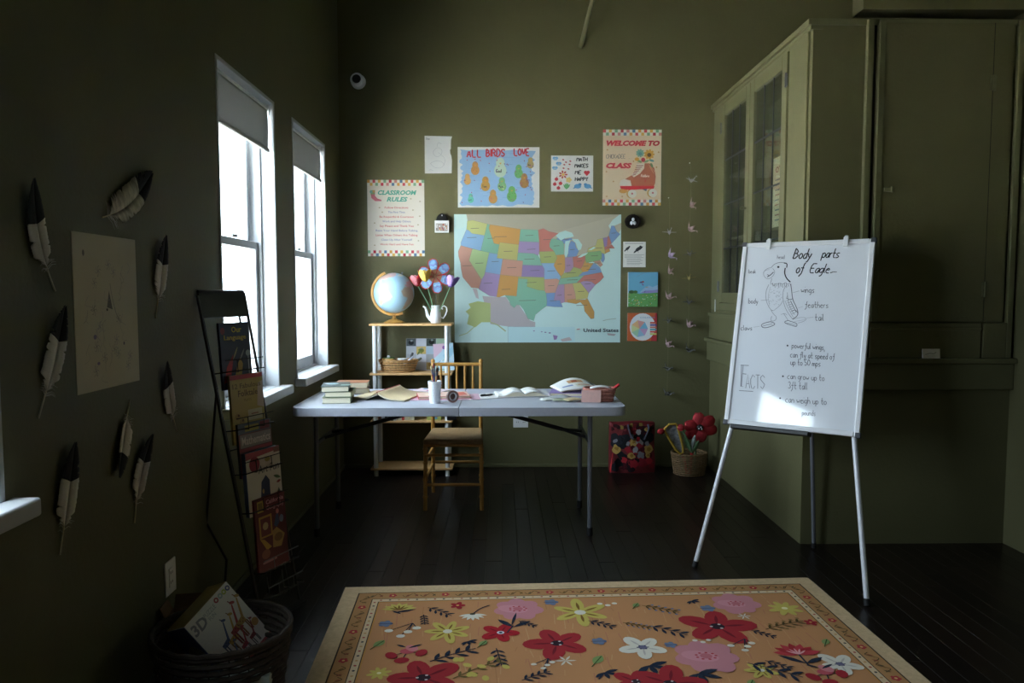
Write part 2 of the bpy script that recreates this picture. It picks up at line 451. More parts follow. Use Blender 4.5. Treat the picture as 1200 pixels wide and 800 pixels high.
def roller_shade(a, b, drop, label):
    t = thing('roller_shade', label, 'window shade', (XL - .045, (a + b) / 2, WZ1 - .045), 0, 'rolled up window shades')
    hw = (b - a) / 2 - .026
    MB().cyl((0, -hw, 0), (0, hw, 0), .021, n=16).build('roller', 'white', t, smooth=True)
    n = 10
    MB().grid(lambda u, v: (.019 + .006 * math.sin(v * 3) * u, -hw + .012 + u * (2 * hw - .024), -v * drop), 8, n).build('shade_cloth', 'shade', t, smooth=True, thick=.001)
    MB().b2((.014, -hw + .012, -drop - .012), (.030, hw - .012, -drop + .008)).build('hem_bar', 'shade', t, bevel=.003)
    for sg in (-1, 1): MB().b2((-.03, sg * hw, -.03), (.025, sg * (hw + .005), .025)).build('bracket', 'white', t)
    return t
roller_shade(*WIN[0], .215, 'grey roller shade pulled part way down the window behind the book rack')
roller_shade(*WIN[1], .205, 'grey roller shade part way down the window above the table end')
roller_shade(*WIN[2], .21, 'grey roller shade of the window at the left edge of the photo')

# ---- built-in block on the right: glazed cupboard face (x = 1.6) and panel door face (y = 3.885)
BX, BY, BT = 1.6, 3.885, 2.745
GY0, GY1, GZ0, GZ1, GD = 4.17, 5.40, 1.27, 2.68, .32      # recess of the glazed cupboard
b = MB()
b.b2((BX, BY, 0), (XR, YB, GZ0)); b.b2((BX, BY, GZ1), (XR, YB, BT - .03)); b.b2((BX, BY, GZ0), (XR, GY0, GZ1)); b.b2((BX, GY1, GZ0), (XR, YB, GZ1)); b.b2((BX + GD, GY0, GZ0), (XR, GY1, GZ1))
struct(b.build('wall_builtin', 'wall'), 'olive green built-in block with glazed cupboard and panel door')
b = MB(); b.b2((BX - .03, BY - .012, BT - .03), (XR, YB, BT)); b.b2((BX - .016, BY - .006, BT - .052), (BX + .05, YB, BT - .03))
struct(b.build('trim_1', 'trimgreen', bevel=.004), 'crown trim along the top of the built-in block')
b = MB(); b.b2((BX - .052, BY - .055, .975), (XR, YB, 1.003)); b.b2((BX - .03, BY - .03, .835), (XR, YB, .975))
struct(b.build('trim_2', 'trimgreen', bevel=.006), 'ledge and apron running round the built-in block')
b = MB(); b.b2((BX - .014, BY, 1.003), (BX, YB, 1.17)); b.b2((BX - .024, BY, 1.17), (BX, YB, 1.195))
struct(b.build('trim_3', 'trimgreen', bevel=.003), 'flat band below the glazed cupboard')
struct(MB().b2((1.845, BY - .02, 2.79), (XR, BY + .10, ZC)).build('wall_soffit', 'wall'))

cab = thing('glazed_cupboard', 'olive green built-in cupboard with two leaded glass doors behind the whiteboard', 'cupboard', (BX, (GY0 + GY1) / 2, GZ0))
H = GZ1 - GZ0; hw = (GY1 - GY0) / 2
f = MB()
f.b2((-.012, -hw - .25, -.05), (0, -hw - .0, H + .02)); f.b2((-.012, hw, -.05), (0, hw + .22, H + .02)); f.b2((-.012, -hw, H - .0), (0, hw, H + .02)); f.b2((-.012, -hw, -.05), (0, hw, 0))
f.build('face_frame', 'trimgreen', cab, bevel=.003)
for z in (.45, .9): MB().b2((.04, -hw + .003, z), (GD - .003, hw - .003, z + .018)).build('shelf', 'trimgreen', cab)
for sg, nm in ((1, 'left'), (-1, 'right')):
    y0, y1 = (0.002, hw - .002) if sg > 0 else (-hw + .002, -.002)
    st = .075
    d = MB(); d.b2((-.022, y0, .004), (.004, y0 + st, H - .004)); d.b2((-.022, y1 - st, .004), (.004, y1, H - .004)); d.b2((-.022, y0 + st, H - .085), (.004, y1 - st, H - .004)); d.b2((-.022, y0 + st, .004), (.004, y1 - st, .075))
    door = d.build('door', 'trimgreen', cab, bevel=.004)
    MB().b2((-.008, y0 + st - .005, .07), (-.004, y1 - st + .005, H - .08)).build('pane', 'cabglass', door)
    iw = y1 - y0 - 2 * st
    for k in (1, 2): MB().b2((-.013, y0 + st + iw * k / 3 - .0045, .075), (-.0085, y0 + st + iw * k / 3 + .0045, H - .085)).build('lead_bar', 'darksteel', door)
    for k in (1, 2, 3): MB().b2((-.0135, y0 + st, .075 + (H - .16) * k / 4 - .005), (-.0085, y1 - st, .075 + (H - .16) * k / 4 + .005)).build('lead_bar', 'darksteel', door)
    ky = .035 if sg > 0 else -.035
    if sg > 0: MB().cyl((-.022, ky, .62), (-.04, ky, .62), .006).ball((-.048, ky, .62), .014).build('knob', 'trimgreen', door, smooth=True)
    hy = hw - .006 if sg > 0 else -hw + .006
    for z in (.12, H - .16): MB().box((-.024, hy, z), (.006, .02, .07)).cyl((-.028, hy, z - .04), (-.028, hy, z + .04), .005, n=8).build('hinge', 'steel', door)
# paper notice inside
n_ = sheet('paper_notice', 'faded poster of printed text behind the cupboard glass', 'poster', .30, .42, (BX + .06, 4.42, GZ0 + .4685), (R(90), 0, R(-90)), 'cream')
D = Draw(rect_map(0, 0, 60, 112, .30, .42)); D.text('OTHER', 30, 24, 9, '#a05060', 2, .02, width=44)
for k in range(9): D.line([(8, 36 + k * 8), (52 - (k * 7) % 13, 36 + k * 8)], 2.2, '#b08088' if k % 2 else '#8890a0', 2)
D.build(n_)
MB().box((0, 0.0, .42), (.004, .012, .09)).build('catch_plate', 'white', cab, (-.015, hw + .1, -.42 - .02))

# panel door on the face toward the camera
pd = struct(thing('door_1', 'tall olive green flush panel door with small latch, right of the whiteboard', None, (1.915, BY, 1.003)))
MB().b2((.012, -.02, .19), (.72, -.001, 1.72)).build('panel', 'wall', pd, bevel=.003)
MB().b2((.012, -.03, .0), (.60, -.001, .185)).b2((.012, -.036, .145), (.60, -.001, .165)).build('bottom_rail', 'wall', pd, bevel=.003)
MB().b2((.612, -.03, .0), (.735, -.001, .185)).build('end_block', 'wall', pd, bevel=.003)
MB().b2((-.045, -.03, .0), (-.012, -.001, 1.735)).build('left_casing', 'trimgreen', pd, bevel=.004)
MB().b2((-.012, -.004, .0), (.012, -.0005, 1.73)).build('shadow_gap', 'darkgap', pd)
MB().b2((.012, -.034, .19), (.05, -.02, 1.73)).build('lock_stile', 'trimgreen', pd, bevel=.006)
MB().b2((.735, -.03, .0), (.765, -.001, 1.735)).build('right_casing', 'trimgreen', pd, bevel=.004)
MB().b2((.612, -.0215, .19), (.614, -.0195, 1.72)).build('hinge_line', 'darkgap', pd)
MB().box((.085, -.028, .875), (.05, .016, .022)).box((.10, -.038, .875), (.012, .01, .03)).build('latch', 'trimgreen', pd, bevel=.003)
for z in (.36, 1.42): MB().box((.614, -.022, z), (.03, .006, .075)).cyl((.614, -.026, z - .04), (.614, -.026, z + .04), .005, n=8).build('hinge', 'trimgreen', pd, bevel=.001)

# ================================================================== things on the back wall
# ---- map of the United States
loc, w, h = on_back(-.36, .965, .905, 1.935)
mp_ = sheet('wall_map', 'large laminated map of the United States in pastel states', 'map', w, h, loc, BACKROT, 'paper')
D = Draw(rect_map(50, 50, 973, 752, w, h))
D.rect(50, 50, 973, 752, '#cbe6e4', 0)
D.poly([(112, 50), (965, 50), (925, 80), (903, 112), (912, 128), (935, 112), (973, 95), (973, 130), (935, 190), (880, 260), (600, 300), (118, 100)], '#bdb8a6', 1)
D.poly([(112, 50), (965, 50), (600, 150), (118, 92)], '#b5b09e', 2)
D.poly([(60, 50), (118, 50), (126, 90), (108, 120), (60, 130)], '#d0e8e2', 2)
D.poly([(205, 495), (290, 502), (335, 500), (365, 545), (410, 545), (440, 590), (470, 630), (500, 640), (498, 668), (420, 668), (350, 664), (250, 650)], '#b9b2b6', 1)
D.poly([(150, 452), (176, 458), (186, 512), (170, 505)], '#c4bcc0', 1)
# Alaska and Hawaii insets
D.poly([(250, 535), (250, 640), (200, 640), (165, 668), (120, 650), (130, 600), (112, 580), (140, 560), (128, 538), (180, 524)], '#b4c184', 2)
D.line([(250, 640), (290, 655), (335, 690)], 7, '#aeb890', 2); D.line([(160, 665), (120, 700), (75, 715)], 4, '#aebd86', 2)
D.rect(346, 664, 348, 752, '#9fb4b8', 3); D.rect(346, 663, 500, 665, '#9fb4b8', 3)
D.rect(349, 666, 720, 751, '#c2e2e6', 2)
for x, y, r in ((492, 688, 5), (535, 693, 5), (556, 696, 6), (580, 699, 7)): D.ell(x, y, r, r * .5, '#8a7aa0', 4)
D.poly([(598, 710), (625, 716), (618, 735), (604, 738)], '#9a80b0', 4)
D.poly([(640, 735), (690, 722), (705, 740), (650, 748)], '#c2b4b4', 4); D.poly([(900, 700), (950, 706), (940, 716), (905, 712)], '#b0a8a8', 4)
PALET = dict(y='#c2c482', b='#8fb2d4', s='#c89888', g='#b4cc94', t='#86b8a2', o='#c89a5e', v='#c0bb7a', p='#a892bc', r='#c07c72', l='#a8b272', u='#7d9cc8', m='#9884b4', q='#ad8fb0', e='#88b280')
STATES = '''y 1247,484 1228,490 1170,490 1170,460 1190,459 1216,457 1231,462 1240,463
b 1240,463 1231,462 1216,457 1190,459 1170,460 1170,420 1242,420 1245,428
s 1242,420 1200,420 1200,390 1146,350 1145,327 1171,325 1205,345 1219,366 1225,378 1238,393 1244,404
g 1200,420 1140,420 1140,362 1146,350 1200,390
t 1170,490 1160,490 1160,480 1140,457 1130,445 1110,445 1110,420 1170,420
o 1160,490 1040,490 1040,450 1110,450 1110,445 1130,445 1140,457 1160,480
v 1110,450 1040,450 1040,410 1110,410
b 1140,420 1110,420 1110,410 1090,410 1090,370 1140,370
s 1090,410 1020,410 1020,370 1090,370
p 1140,370 1090,370 1090,313 1111,313 1148,325 1146,350 1140,362
o 1090,370 1030,370 1030,320 1066,320 1082,313 1090,313
t 1040,490 972,490 966,459 1040,459
p 1040,459 966,459 965,435 968,425 985,430 1040,430
t 1040,430 985,430 968,425 958,412 953,400 1020,400 1020,410 1040,410
m 1020,400 953,400 946,391 946,370 1020,370
l 1030,370 946,370 944,336 965,338 1000,346 1000,365 1030,365
t 1030,365 1000,365 1000,346 965,338 944,336 940,330 937,310 938,297 950,290 970,275 974,259 991,264 1005,287 1017,298 1027,298 1033,290 1045,296 1050,306 1066,320 1030,320
r 972,490 952,494 930,486 895,480 921,467 928,456 928,446 912,435 965,435 966,459
l 965,435 912,435 902,418 911,405 958,406 963,425
b 958,406 911,405 914,399 907,388 891,370 896,360 904,365 946,365 946,391 953,400
s 946,365 904,365 896,360 911,330 940,330 944,336
u 940,330 911,330 916,310 897,310 890,292 915,294 938,297 937,310
t 921,467 904,466 880,459 875,451 878,425 906,425 912,435 928,446 928,456
o 906,425 878,425 875,417 876,391 882,378 892,370 907,388 914,399 911,405 902,418
u 868,418 848,417 835,417 824,430 833,439 835,452 848,458 855,451 863,438 862,428
u 904,466 880,474 870,464 847,465 841,460 860,459 876,451 880,459
q 875,417 848,417 848,391 861,380 880,379 876,391
r 848,417 835,417 805,420 805,406 819,389 826,384 848,391
l 848,391 826,384 820,375 836,366 895,365 891,370 882,378 861,380
t 895,365 836,366 817,366 840,352 843,350 902,350
q 902,350 882,350 884,304 896,302 897,310 916,310 911,330
s 882,350 856,350 850,323 850,310 876,310 875,303 884,304
v 856,350 831,350 814,328 809,320 815,307 850,307 850,323
o 876,310 850,310 850,307 822,305 815,307 800,270 803,253 812,253 827,275 828,290 837,300 850,297 875,303
p 831,350 823,352 810,351 795,347 785,338 809,320
r 843,350 817,366 759,366 755,353 770,344 785,338 797,348 810,351 823,352 831,350
u 836,366 820,375 803,375 783,394 773,390 762,379 759,366
o 826,384 819,389 807,406 795,395 780,393 803,375 820,375
e 805,420 797,423 750,420 747,414 751,400 757,397 805,397
s 795,397 757,397 751,384 760,380 770,390 782,397
u 747,414 739,410 741,397 749,389 755,396 751,400
v 797,423 790,433 763,436 753,450 733,450 735,427 733,410 740,410 747,414 750,420
m 733,450 715,450 725,427 734,427
r 715,450 710,453 707,431 725,427
u 710,453 702,463 692,475 682,473 678,457 669,448 687,440 707,431
r 734,427 707,429 700,417 715,420 735,420
o 735,420 718,420 718,413 736,411'''
def albers(lon, lat):
    p1, p2, p0 = R(29.5), R(45.5), R(37.5); n = (math.sin(p1) + math.sin(p2)) / 2
    c = math.cos(p1) ** 2 + 2 * n * math.sin(p1)
    r = math.sqrt(c - 2 * n * math.sin(R(lat))) / n; r0 = math.sqrt(c - 2 * n * math.sin(p0)) / n
    th = n * R(lon + 96); return r * math.sin(th), r0 - r * math.cos(th)
_src = [(-124.7, 48.4), (-67, 44.8), (-80.4, 25.2), (-97.4, 25.9), (-117.1, 32.5), (-95.2, 49.2)]
_dst = [(118, 88), (968, 158), (822, 622), (490, 632), (150, 448), (545, 128)]
_A = np.array([[*albers(*q), 1] for q in _src]); _K, *_ = np.linalg.lstsq(_A, np.array(_dst, float), rcond=None)
for ln in STATES.split('\n'):
    c, *pt = ln.split()
    P = [tuple(np.array([*albers(-int(a) / 10, int(b_) / 10), 1]) @ _K) for a, b_ in (q.split(',') for q in pt)]
    D.poly(P, PALET[c], 5); D.line(P + [P[0]], 1.2, '#8a8a80', 6)
    cx = sum(p[0] for p in P) / len(P); cy = sum(p[1] for p in P) / len(P); ww = max(p[0] for p in P) - min(p[0] for p in P)
    if ww > 45: D.line([(cx - ww * .2, cy), (cx + ww * .2, cy - 2)], 2.6, '#6f6a62', 7)
for L in ([(612, 166), (632, 148), (665, 138), (702, 150), (712, 170), (690, 176), (660, 180), (640, 192)], [(664, 196), (692, 190), (684, 215), (680, 262), (668, 286), (660, 262)], [(700, 184), (735, 184), (758, 215), (752, 240), (736, 246), (722, 206)], [(732, 284), (760, 266), (792, 256), (780, 270), (750, 284)], [(792, 244), (822, 226), (834, 230), (810, 244)]):
    D.poly(L, '#c4e4e0', 8)
D.text('United States', 866, 694, 20, '#1c2430', 8, .02, width=196)
D.line([(730, 680), (748, 678)], 5, '#c88080', 8); D.line([(876, 632), (905, 625), (950, 620)], 3, '#9fb0a0', 8)
D.build(mp_, 'gloss')

# ---- ALL BIRDS LOVE
loc, w, h = on_back(-.33, 1.985, .285, 2.435)
o = sheet('bird_poster', 'hand painted blue poster reading ALL BIRDS LOVE with pear-shaped birds', 'poster', w, h, loc, BACKROT, 'paper')
D = Draw(rect_map(65, 65, 968, 748, w, h))
ed = []
random.seed(3)
for k in range(26): ed.append((88 + random.uniform(-6, 40), 92 + k * 24.5))
for k in range(14): ed.append((110 + k * 56, 722 + random.uniform(-14, 14)))
for k in range(26): ed.append((925 - random.uniform(-6, 50), 722 - k * 24.5))
for k in range(8): ed.append((880 - k * 100, 100 + random.uniform(-8, 8)))
D.poly(ed, '#94b8dc', 1)
for k in range(46):
    x, y = random.uniform(120, 780), random.uniform(120, 700); D.line([(x, y), (x + random.uniform(50, 130), y + random.uniform(-3, 3))], random.uniform(6, 14), random.choice(['#8cb2d8', '#9cbee0', '#88acd2']), 2)
D.hand('ALL', 168, 180, 84, 15, '#b02c3a', 5, .05, sp=1.6); D.hand('BIRDS', 380, 172, 84, 15, '#b02c3a', 5, .05, sp=1.3, wx=.95); D.hand('LOVE', 688, 162, 80, 15, '#b02c3a', 5, 0, sp=1.0, wx=.9)
def bird(x, y, s, c, beak='#d8923c', word=None, dots=None):
    D.ell(x, y + s * .35, s * .62, s * .72, c, 3); D.ell(x, y - s * .42, s * .44, s * .56, c, 4)
    D.poly([(x - s * .12, y - s * .42), (x + s * .14, y - s * .46), (x + .02 * s, y - s * .26)], beak, 5)
    if word: D.hand(word, x - s * .42, y + s * .55, s * .34, s * .07, '#3a3a34', 5)
    if dots:
        for k in range(9): D.ell(x + s * random.uniform(-.45, .45), y + s * random.uniform(-.1, .85), s * .055, s * .055, dots, 5, n=6)
bird(258, 300, 76, '#b0824c', dots='#8a5c30'); bird(535, 290, 110, '#c2d6c4', '#d8a848', 'God'); bird(738, 335, 76, '#68a068', dots='#3c6c44'); bird(868, 240, 62, '#ad9c68', word='like')
bird(172, 425, 62, '#c2985c', dots='#d8b880'); bird(370, 475, 82, '#b48c48', word='Tom'); bird(553, 480, 78, '#76a878', word='Red', dots='#e0d890'); bird(800, 440, 82, '#a07a4a', dots='#6c4a28')
bird(208, 640, 52, '#5cae9c', word='self'); bird(454, 620, 78, '#b08a50', dots='#d06840'); bird(662, 590, 88, '#629c5c', '#e09040', dots='#3c6440')
for k in range(46):
    x, y = random.uniform(110, 900), random.uniform(195, 700); D.ell(x, y, 9, 6, random.choice(['#8c5a80', '#a8547c', '#6a5a94']), 5, random.uniform(0, 3), 6)
D.build(o)

# ---- torn note
loc, w, h = on_back(-.577, 2.238, -.373, 2.517)
P = [(-w / 2, 0), (w / 2 - .002, .002), (w / 2, .1), (w / 2 - .004, .13), (w / 2 - .012, .15), (w / 2 - .014, .175), (w / 2 - .008, .185), (w / 2 - .006, h - .03), (w / 2 + .002, h - .004), (-w / 2, h)]
o = sheet('torn_note', 'small white pencil note with a torn right edge above the rules poster', 'note', w, h, loc, BACKROT, 'paper', outline=P)
D = Draw(rect_map(0, 0, 100, 137, w, h)); D.hand('Dear', 6, 14, 7, 1, '#8a8a90', 2)
for pts in ([(30, 60), (45, 40), (66, 50), (60, 72), (40, 78), (30, 60)], [(20, 100), (45, 88), (75, 100), (60, 118), (35, 116), (20, 100)], [(45, 40), (50, 22), (62, 30)], [(15, 125), (22, 122), (30, 127)], [(50, 60), (78, 84), (70, 108)]): D.line(pts, .9, '#aaaab2', 2, 2)
D.build(o)

# ---- MATH MAKES ME HAPPY
loc, w, h = on_back(.372, 2.106, .69, 2.374)
o = sheet('math_poster', 'small white poster reading MATH MAKES ME HAPPY with flowers and bluebirds', 'poster', w, h, loc, BACKROT, 'paper')
D = Draw(rect_map(125, 246, 351, 450, w, h))
for s_, x, y, ww in (('MATH', 262, 278, 62), ('MAKES', 252, 314, 78), ('ME', 254, 352, 36), ('HAPPY', 254, 390, 74)): D.hand(s_, x, y, 21, 5.0, '#23252c', 3, .1, sp=1.0, wx=ww / (len(s_) * 21 * .63))
D.ell(310, 340, 9, 8, '#b8323e', 3); D.ell(324, 340, 9, 8, '#b8323e', 3); D.poly([(301, 344), (333, 344), (317, 362)], '#b8323e', 3)
for x, y in ((148, 264), (166, 293), (146, 318)):
    for sg in (-1, 1): D.ell(x + sg * 8, y - 4, 8, 6, '#6ca6d2', 2, sg * .6, 10); D.ell(x + sg * 6, y + 5, 6, 4, '#8cbada', 2, -sg * .5, 10)
    D.line([(x, y - 8), (x, y + 8)], 2, '#4a4456', 3)
for x, y in ((190, 270), (205, 284), (228, 278), (196, 298), (224, 296), (192, 318), (218, 322)): D.ell(x, y, 6, 4, '#a83a44', 2, .3, 8)
for k in range(7): a = k * .9; D.ell(190 + 16 * math.cos(a), 354 + 16 * math.sin(a), 8, 5, '#b04a3c', 2, a, 8)
D.ell(190, 354, 8, 8, '#e0c060', 3)
for x, y in ((154, 380), (145, 408), (176, 404), (165, 430)): D.ell(x, y, 10, 10, '#b8323e', 2, n=10); D.line([(x, y - 10), (x + 5, y - 16)], 2, '#3c6a3c', 3)
for k in range(5): a = k * 1.26; D.ell(220 + 9 * math.cos(a), 384 + 9 * math.sin(a), 8, 7, '#dcc67c', 2, a, 8)
for k in range(5): D.leaf(208, 438, 192 + 9 * k, 398 + abs(k - 2) * 5, 9, '#5c9c66', 2)
for x, sg in ((268, 1), (322, -1)):
    D.ell(x, 420, 19, 13, '#5c98c8', 2); D.ell(x + sg * 12, 410, 9, 8, '#4c88bc', 3); D.poly([(x - sg * 14, 420), (x - sg * 26, 434), (x - sg * 10, 430)], '#4c88bc', 2)
D.build(o)

def checks(D, x0, x1, y0, cw, off=0):
    cs = ['#c8505a', '#d49a4e', '#58789a', '#cf8a84', '#b83848', '#84b08c', '#d8b05c']
    n = int(round((x1 - x0) / cw))
    for r in range(2):
        for k in range(n):
            D.rect(x0 + k * cw, y0 + r * cw * 1.05, x0 + (k + 1) * cw, y0 + (r + 1) * cw * 1.05, cs[(k * 3 + r * 2 + off) % 7] if (k + r) % 2 == 0 else '#e8e4d8', 2)
# ---- WELCOME TO ... CLASS
loc, w, h = on_back(.762, 2.002, 1.204, 2.567)
o = sheet('welcome_poster', 'cream poster reading WELCOME TO CLASS with a roller skate full of flowers', 'poster', w, h, loc, BACKROT, 'cream')
D = Draw(rect_map(52, 20, 612, 766, w, h))
D.rect(52, 20, 612, 766, '#e6d3b6', 0); checks(D, 52, 612, 20, 28); checks(D, 52, 612, 707, 28, 3)
D.text('WELCOME TO', 340, 176, 48, '#bd3440', 3, .06, .25, width=510); D.text('CLASS', 206, 396, 48, '#bd3440', 3, .06, .25, width=246)
D.hand('CHICKADEE', 84, 302, 40, 4.5, '#7c746a', 3, .1, wx=.98, sp=.8); D.hand('..', 300, 302, 40, 5, '#8c8478', 3)
D.poly([(375, 345), (452, 350), (500, 350), (545, 395), (560, 480), (555, 545), (540, 580), (330, 580), (215, 540), (268, 505), (340, 460), (380, 410)], '#ae6a52', 3)
D.poly([(375, 350), (452, 350), (448, 400), (410, 450), (350, 488), (328, 465), (378, 415)], '#e8e2d4', 4)
for k in range(6): D.line([(372 - k * 7, 372 + k * 19), (440 - k * 14, 372 + k * 17)], 7, '#9c4a3c', 5)
D.poly([(212, 560), (222, 520), (260, 505), (318, 518), (332, 580), (225, 580)], '#ece6da', 4)
D.poly([(218, 574), (550, 572), (542, 598), (300, 612), (226, 600)], '#b82e3a', 5)
D.ell(250, 622, 40, 24, '#cc9a54', 3)
for x, y in ((332, 650), (530, 642)): D.ell(x - 8, y, 44, 44, '#cda45c', 4); D.ell(x + 4, y, 42, 42, '#ece8dc', 5); D.ell(x + 4, y - 2, 10, 10, '#c8787c', 6)
D.poly([(420, 598), (480, 598), (470, 625)], '#5c6c7c', 3)
D.hand('Robbins', 418, 484, 26, 5, '#f0e6da', 6, .2, wx=.95); D.line([(460, 505), (460, 535)], 6, '#b82e3a', 6)
D.line([(500, 380), (540, 450)], 4, '#e0b090', 5); D.line([(490, 360), (556, 440)], 3, '#e0b090', 5)
for cx, cy, r, c, cc in ((408, 250, 40, '#7caa9c', '#5c8c90'), (495, 262, 50, '#d4a24e', '#6c4a2c')):
    for k in range(9): a = k * .698; D.ell(cx + r * .62 * math.cos(a), cy + r * .62 * math.sin(a), r * .42, r * .26, c, 4, a, 8)
    D.ell(cx, cy + 6, r * .4, r * .4, cc, 5)
D.ell(438, 316, 20, 22, '#bd4450', 5); D.ell(378, 310, 22, 18, '#d8a048', 4)
for x, y, a, c in ((402, 330, .4, '#7c9c6c'), (470, 330, -.4, '#8cae84'), (518, 322, .3, '#6ca0a4'), (520, 370, 1.2, '#6a8c64')): D.ell(x, y, 26, 11, c, 3, a, 10)
for x, y in ((95, 218), (585, 240), (88, 432), (155, 528), (566, 388), (240, 676), (92, 676), (345, 330)): D.poly([(x, y - 12), (x + 4, y - 3), (x + 12, y), (x + 4, y + 4), (x, y + 12), (x - 4, y + 4), (x - 12, y), (x - 4, y - 3)], '#c4985c', 3)
D.build(o)

# ---- CLASSROOM RULES
loc, w, h = on_back(-1.011, 1.62, -.582, 2.19)
o = sheet('rules_poster', 'pale poster reading CLASSROOM RULES with checkered borders and a boot', 'poster', w, h, loc, BACKROT, 'cream')
D = Draw(rect_map(44, 54, 590, 760, w, h))
D.rect(44, 54, 590, 760, '#e4dccf', 0); checks(D, 44, 590, 54, 26, 1); checks(D, 44, 590, 706, 26, 5)
D.text('CLASSROOM', 330, 190, 40, '#5caa92', 3, .04, .25, width=370); D.text('RULES', 330, 252, 40, '#5caa92', 3, .04, .25, width=200)
D.poly([(72, 150), (120, 148), (118, 200), (140, 225), (180, 238), (178, 250), (120, 250), (84, 222)], '#c8707c', 3); D.poly([(72, 150), (120, 148), (119, 185), (78, 190)], '#8c9a6c', 4); D.ell(82, 165, 14, 14, '#7cac9c', 5); D.ell(108, 160, 12, 12, '#c89a5c', 5)
for k, (s_, ww) in enumerate((('Follow Directions', 226), ('The First Time', 162), ('Be Respectful & Courteous', 325), ('Work and Help Others', 272), ('Say Please and Thank You', 325), ('Raise Your Hand Before Talking', 400), ('Listen When Others Are Talking', 400), ('Clean Up After Yourself', 296), ('Work Hard and Have Fun', 322))):
    D.text(s_, 322, 318 + k * 42.5, 19, ['#c85a56', '#8c8cb0'][k % 2], 3, .012, width=ww)
for x, y in ((160, 310), (480, 332), (548, 252), (186, 352), (112, 452), (528, 468), (110, 658), (530, 616), (460, 228), (544, 388)): D.ell(x, y, 9, 7, '#bcae92', 2, n=6)
D.build(o)

# ---- small bird sheet, painting, colour wheel
loc, w, h = on_back(.922, 1.538, 1.094, 1.73)
o = sheet('bird_fact_sheet', 'small white printed sheet with two black birds over lines of text', 'poster', w, h, loc, BACKROT, 'paper', .003)
D = Draw(rect_map(36, 28, 194, 208, w, h), z0=.0032)
def small_bird(x, y, s, fl=1):
    D.ell(x, y, s, s * .5, '#3c3e44', 2, -.7 * fl, 10); D.ell(x + fl * s * .7, y - s * .75, s * .35, s * .3, '#3c3e44', 2); D.leaf(x - fl * s * .4, y + s * .3, x - fl * s * 1.3, y + s * 1.2, s * .5, '#3c3e44', 2); D.line([(x, y + s * .5), (x + 3, y + s * 1.1)], 2, '#3c3e44', 2)
small_bird(66, 76, 18); small_bird(140, 80, 24); D.leaf(124, 96, 176, 60, 18, '#34363c', 3)
D.line([(48, 40), (176, 40)], 3, '#6c6e74', 2)
for k in range(8): D.line([(46 + (k > 2) * 16, 120 + k * 10), (182 - (k * 17) % 30, 120 + k * 10)], 2.6, '#8a8c90', 2)
D.build(o)
loc, w, h = on_back(.96, 1.238, 1.186, 1.5)
o = tag(MB().b2((-w / 2, 0, .0003), (w / 2, h, .02)).build('canvas_painting', 'paper', None, loc, BACKROT), 'small canvas painting of a bird flying over a green meadow', 'painting')
D = Draw(rect_map(72, 252, 276, 504, w, h), z0=.0202)
D.rect(72, 252, 276, 504, '#6eaed0', 0); D.poly([(72, 404), (110, 400), (150, 410), (200, 402), (276, 398), (276, 504), (72, 504)], '#64a05e', 2)
D.poly([(150, 400), (180, 370), (215, 350), (240, 360), (276, 345), (276, 400), (200, 406)], '#98b8d8', 1); D.poly([(160, 402), (190, 386), (240, 384), (276, 378), (276, 400), (200, 406)], '#8c88c4', 2)
D.ell(96, 396, 20, 12, '#3c5a3a', 3); D.ell(122, 396, 16, 11, '#48683e', 3)
D.leaf(146, 330, 180, 320, 12, '#5a4a78', 4); D.leaf(165, 332, 178, 352, 10, '#7a62a0', 4); D.ell(174, 322, 7, 6, '#a04a3c', 5); D.leaf(186, 362, 214, 360, 6, '#b89a78', 4); D.leaf(184, 400, 190, 388, 5, '#58488c', 4)
for k in range(50): D.ell(random.uniform(78, 270), random.uniform(415, 500), 5, 3, random.choice(['#9cc8a8', '#4c8048', '#c8b868', '#a8d0d8', '#b07a6c']), 4, 0, 6)
for k in range(14): D.ell(132 + k * 5, 285 - 30 * math.sin(k / 14 * 1.5), 2.5, 2, '#7a90b0', 3, n=5)
D.build(o)
loc, w, h = on_back(.96, .976, 1.186, 1.19)
o = sheet('colour_wheel_print', 'square orange bordered print with a round colour wheel', 'poster', w, h, loc, BACKROT, 'paper', .003)
D = Draw(rect_map(64, 558, 270, 758, w, h), z0=.0032)
D.rect(64, 558, 270, 758, '#c4643c', 0); D.poly([(270, 558), (270, 758), (230, 758), (258, 560)], '#b83c44', 1)
D.ell(170, 658, 90, 98, '#e4e8ec', 2, n=24)
for k, c in enumerate(('#c8a4cc', '#9cc4e0', '#a8d4b8', '#d8dca0', '#e0b888', '#d8a0a0', '#74b4d4')): a = k * .9; D.poly([(148, 670), (148 + 60 * math.cos(a), 670 + 62 * math.sin(a)), (148 + 60 * math.cos(a + .9), 670 + 62 * math.sin(a + .9))], c, 3)
D.text('COLOURS', 205, 596, 11, '#5c8cbc', 4, width=104)
for k, c in enumerate(('#c4584c', '#5c5aa0', '#c8786c', '#58a0b4', '#cc5c58', '#c8cc70')): D.rect(222, 622 + k * 16, 268, 634 + k * 16, c, 4)
D.build(o)

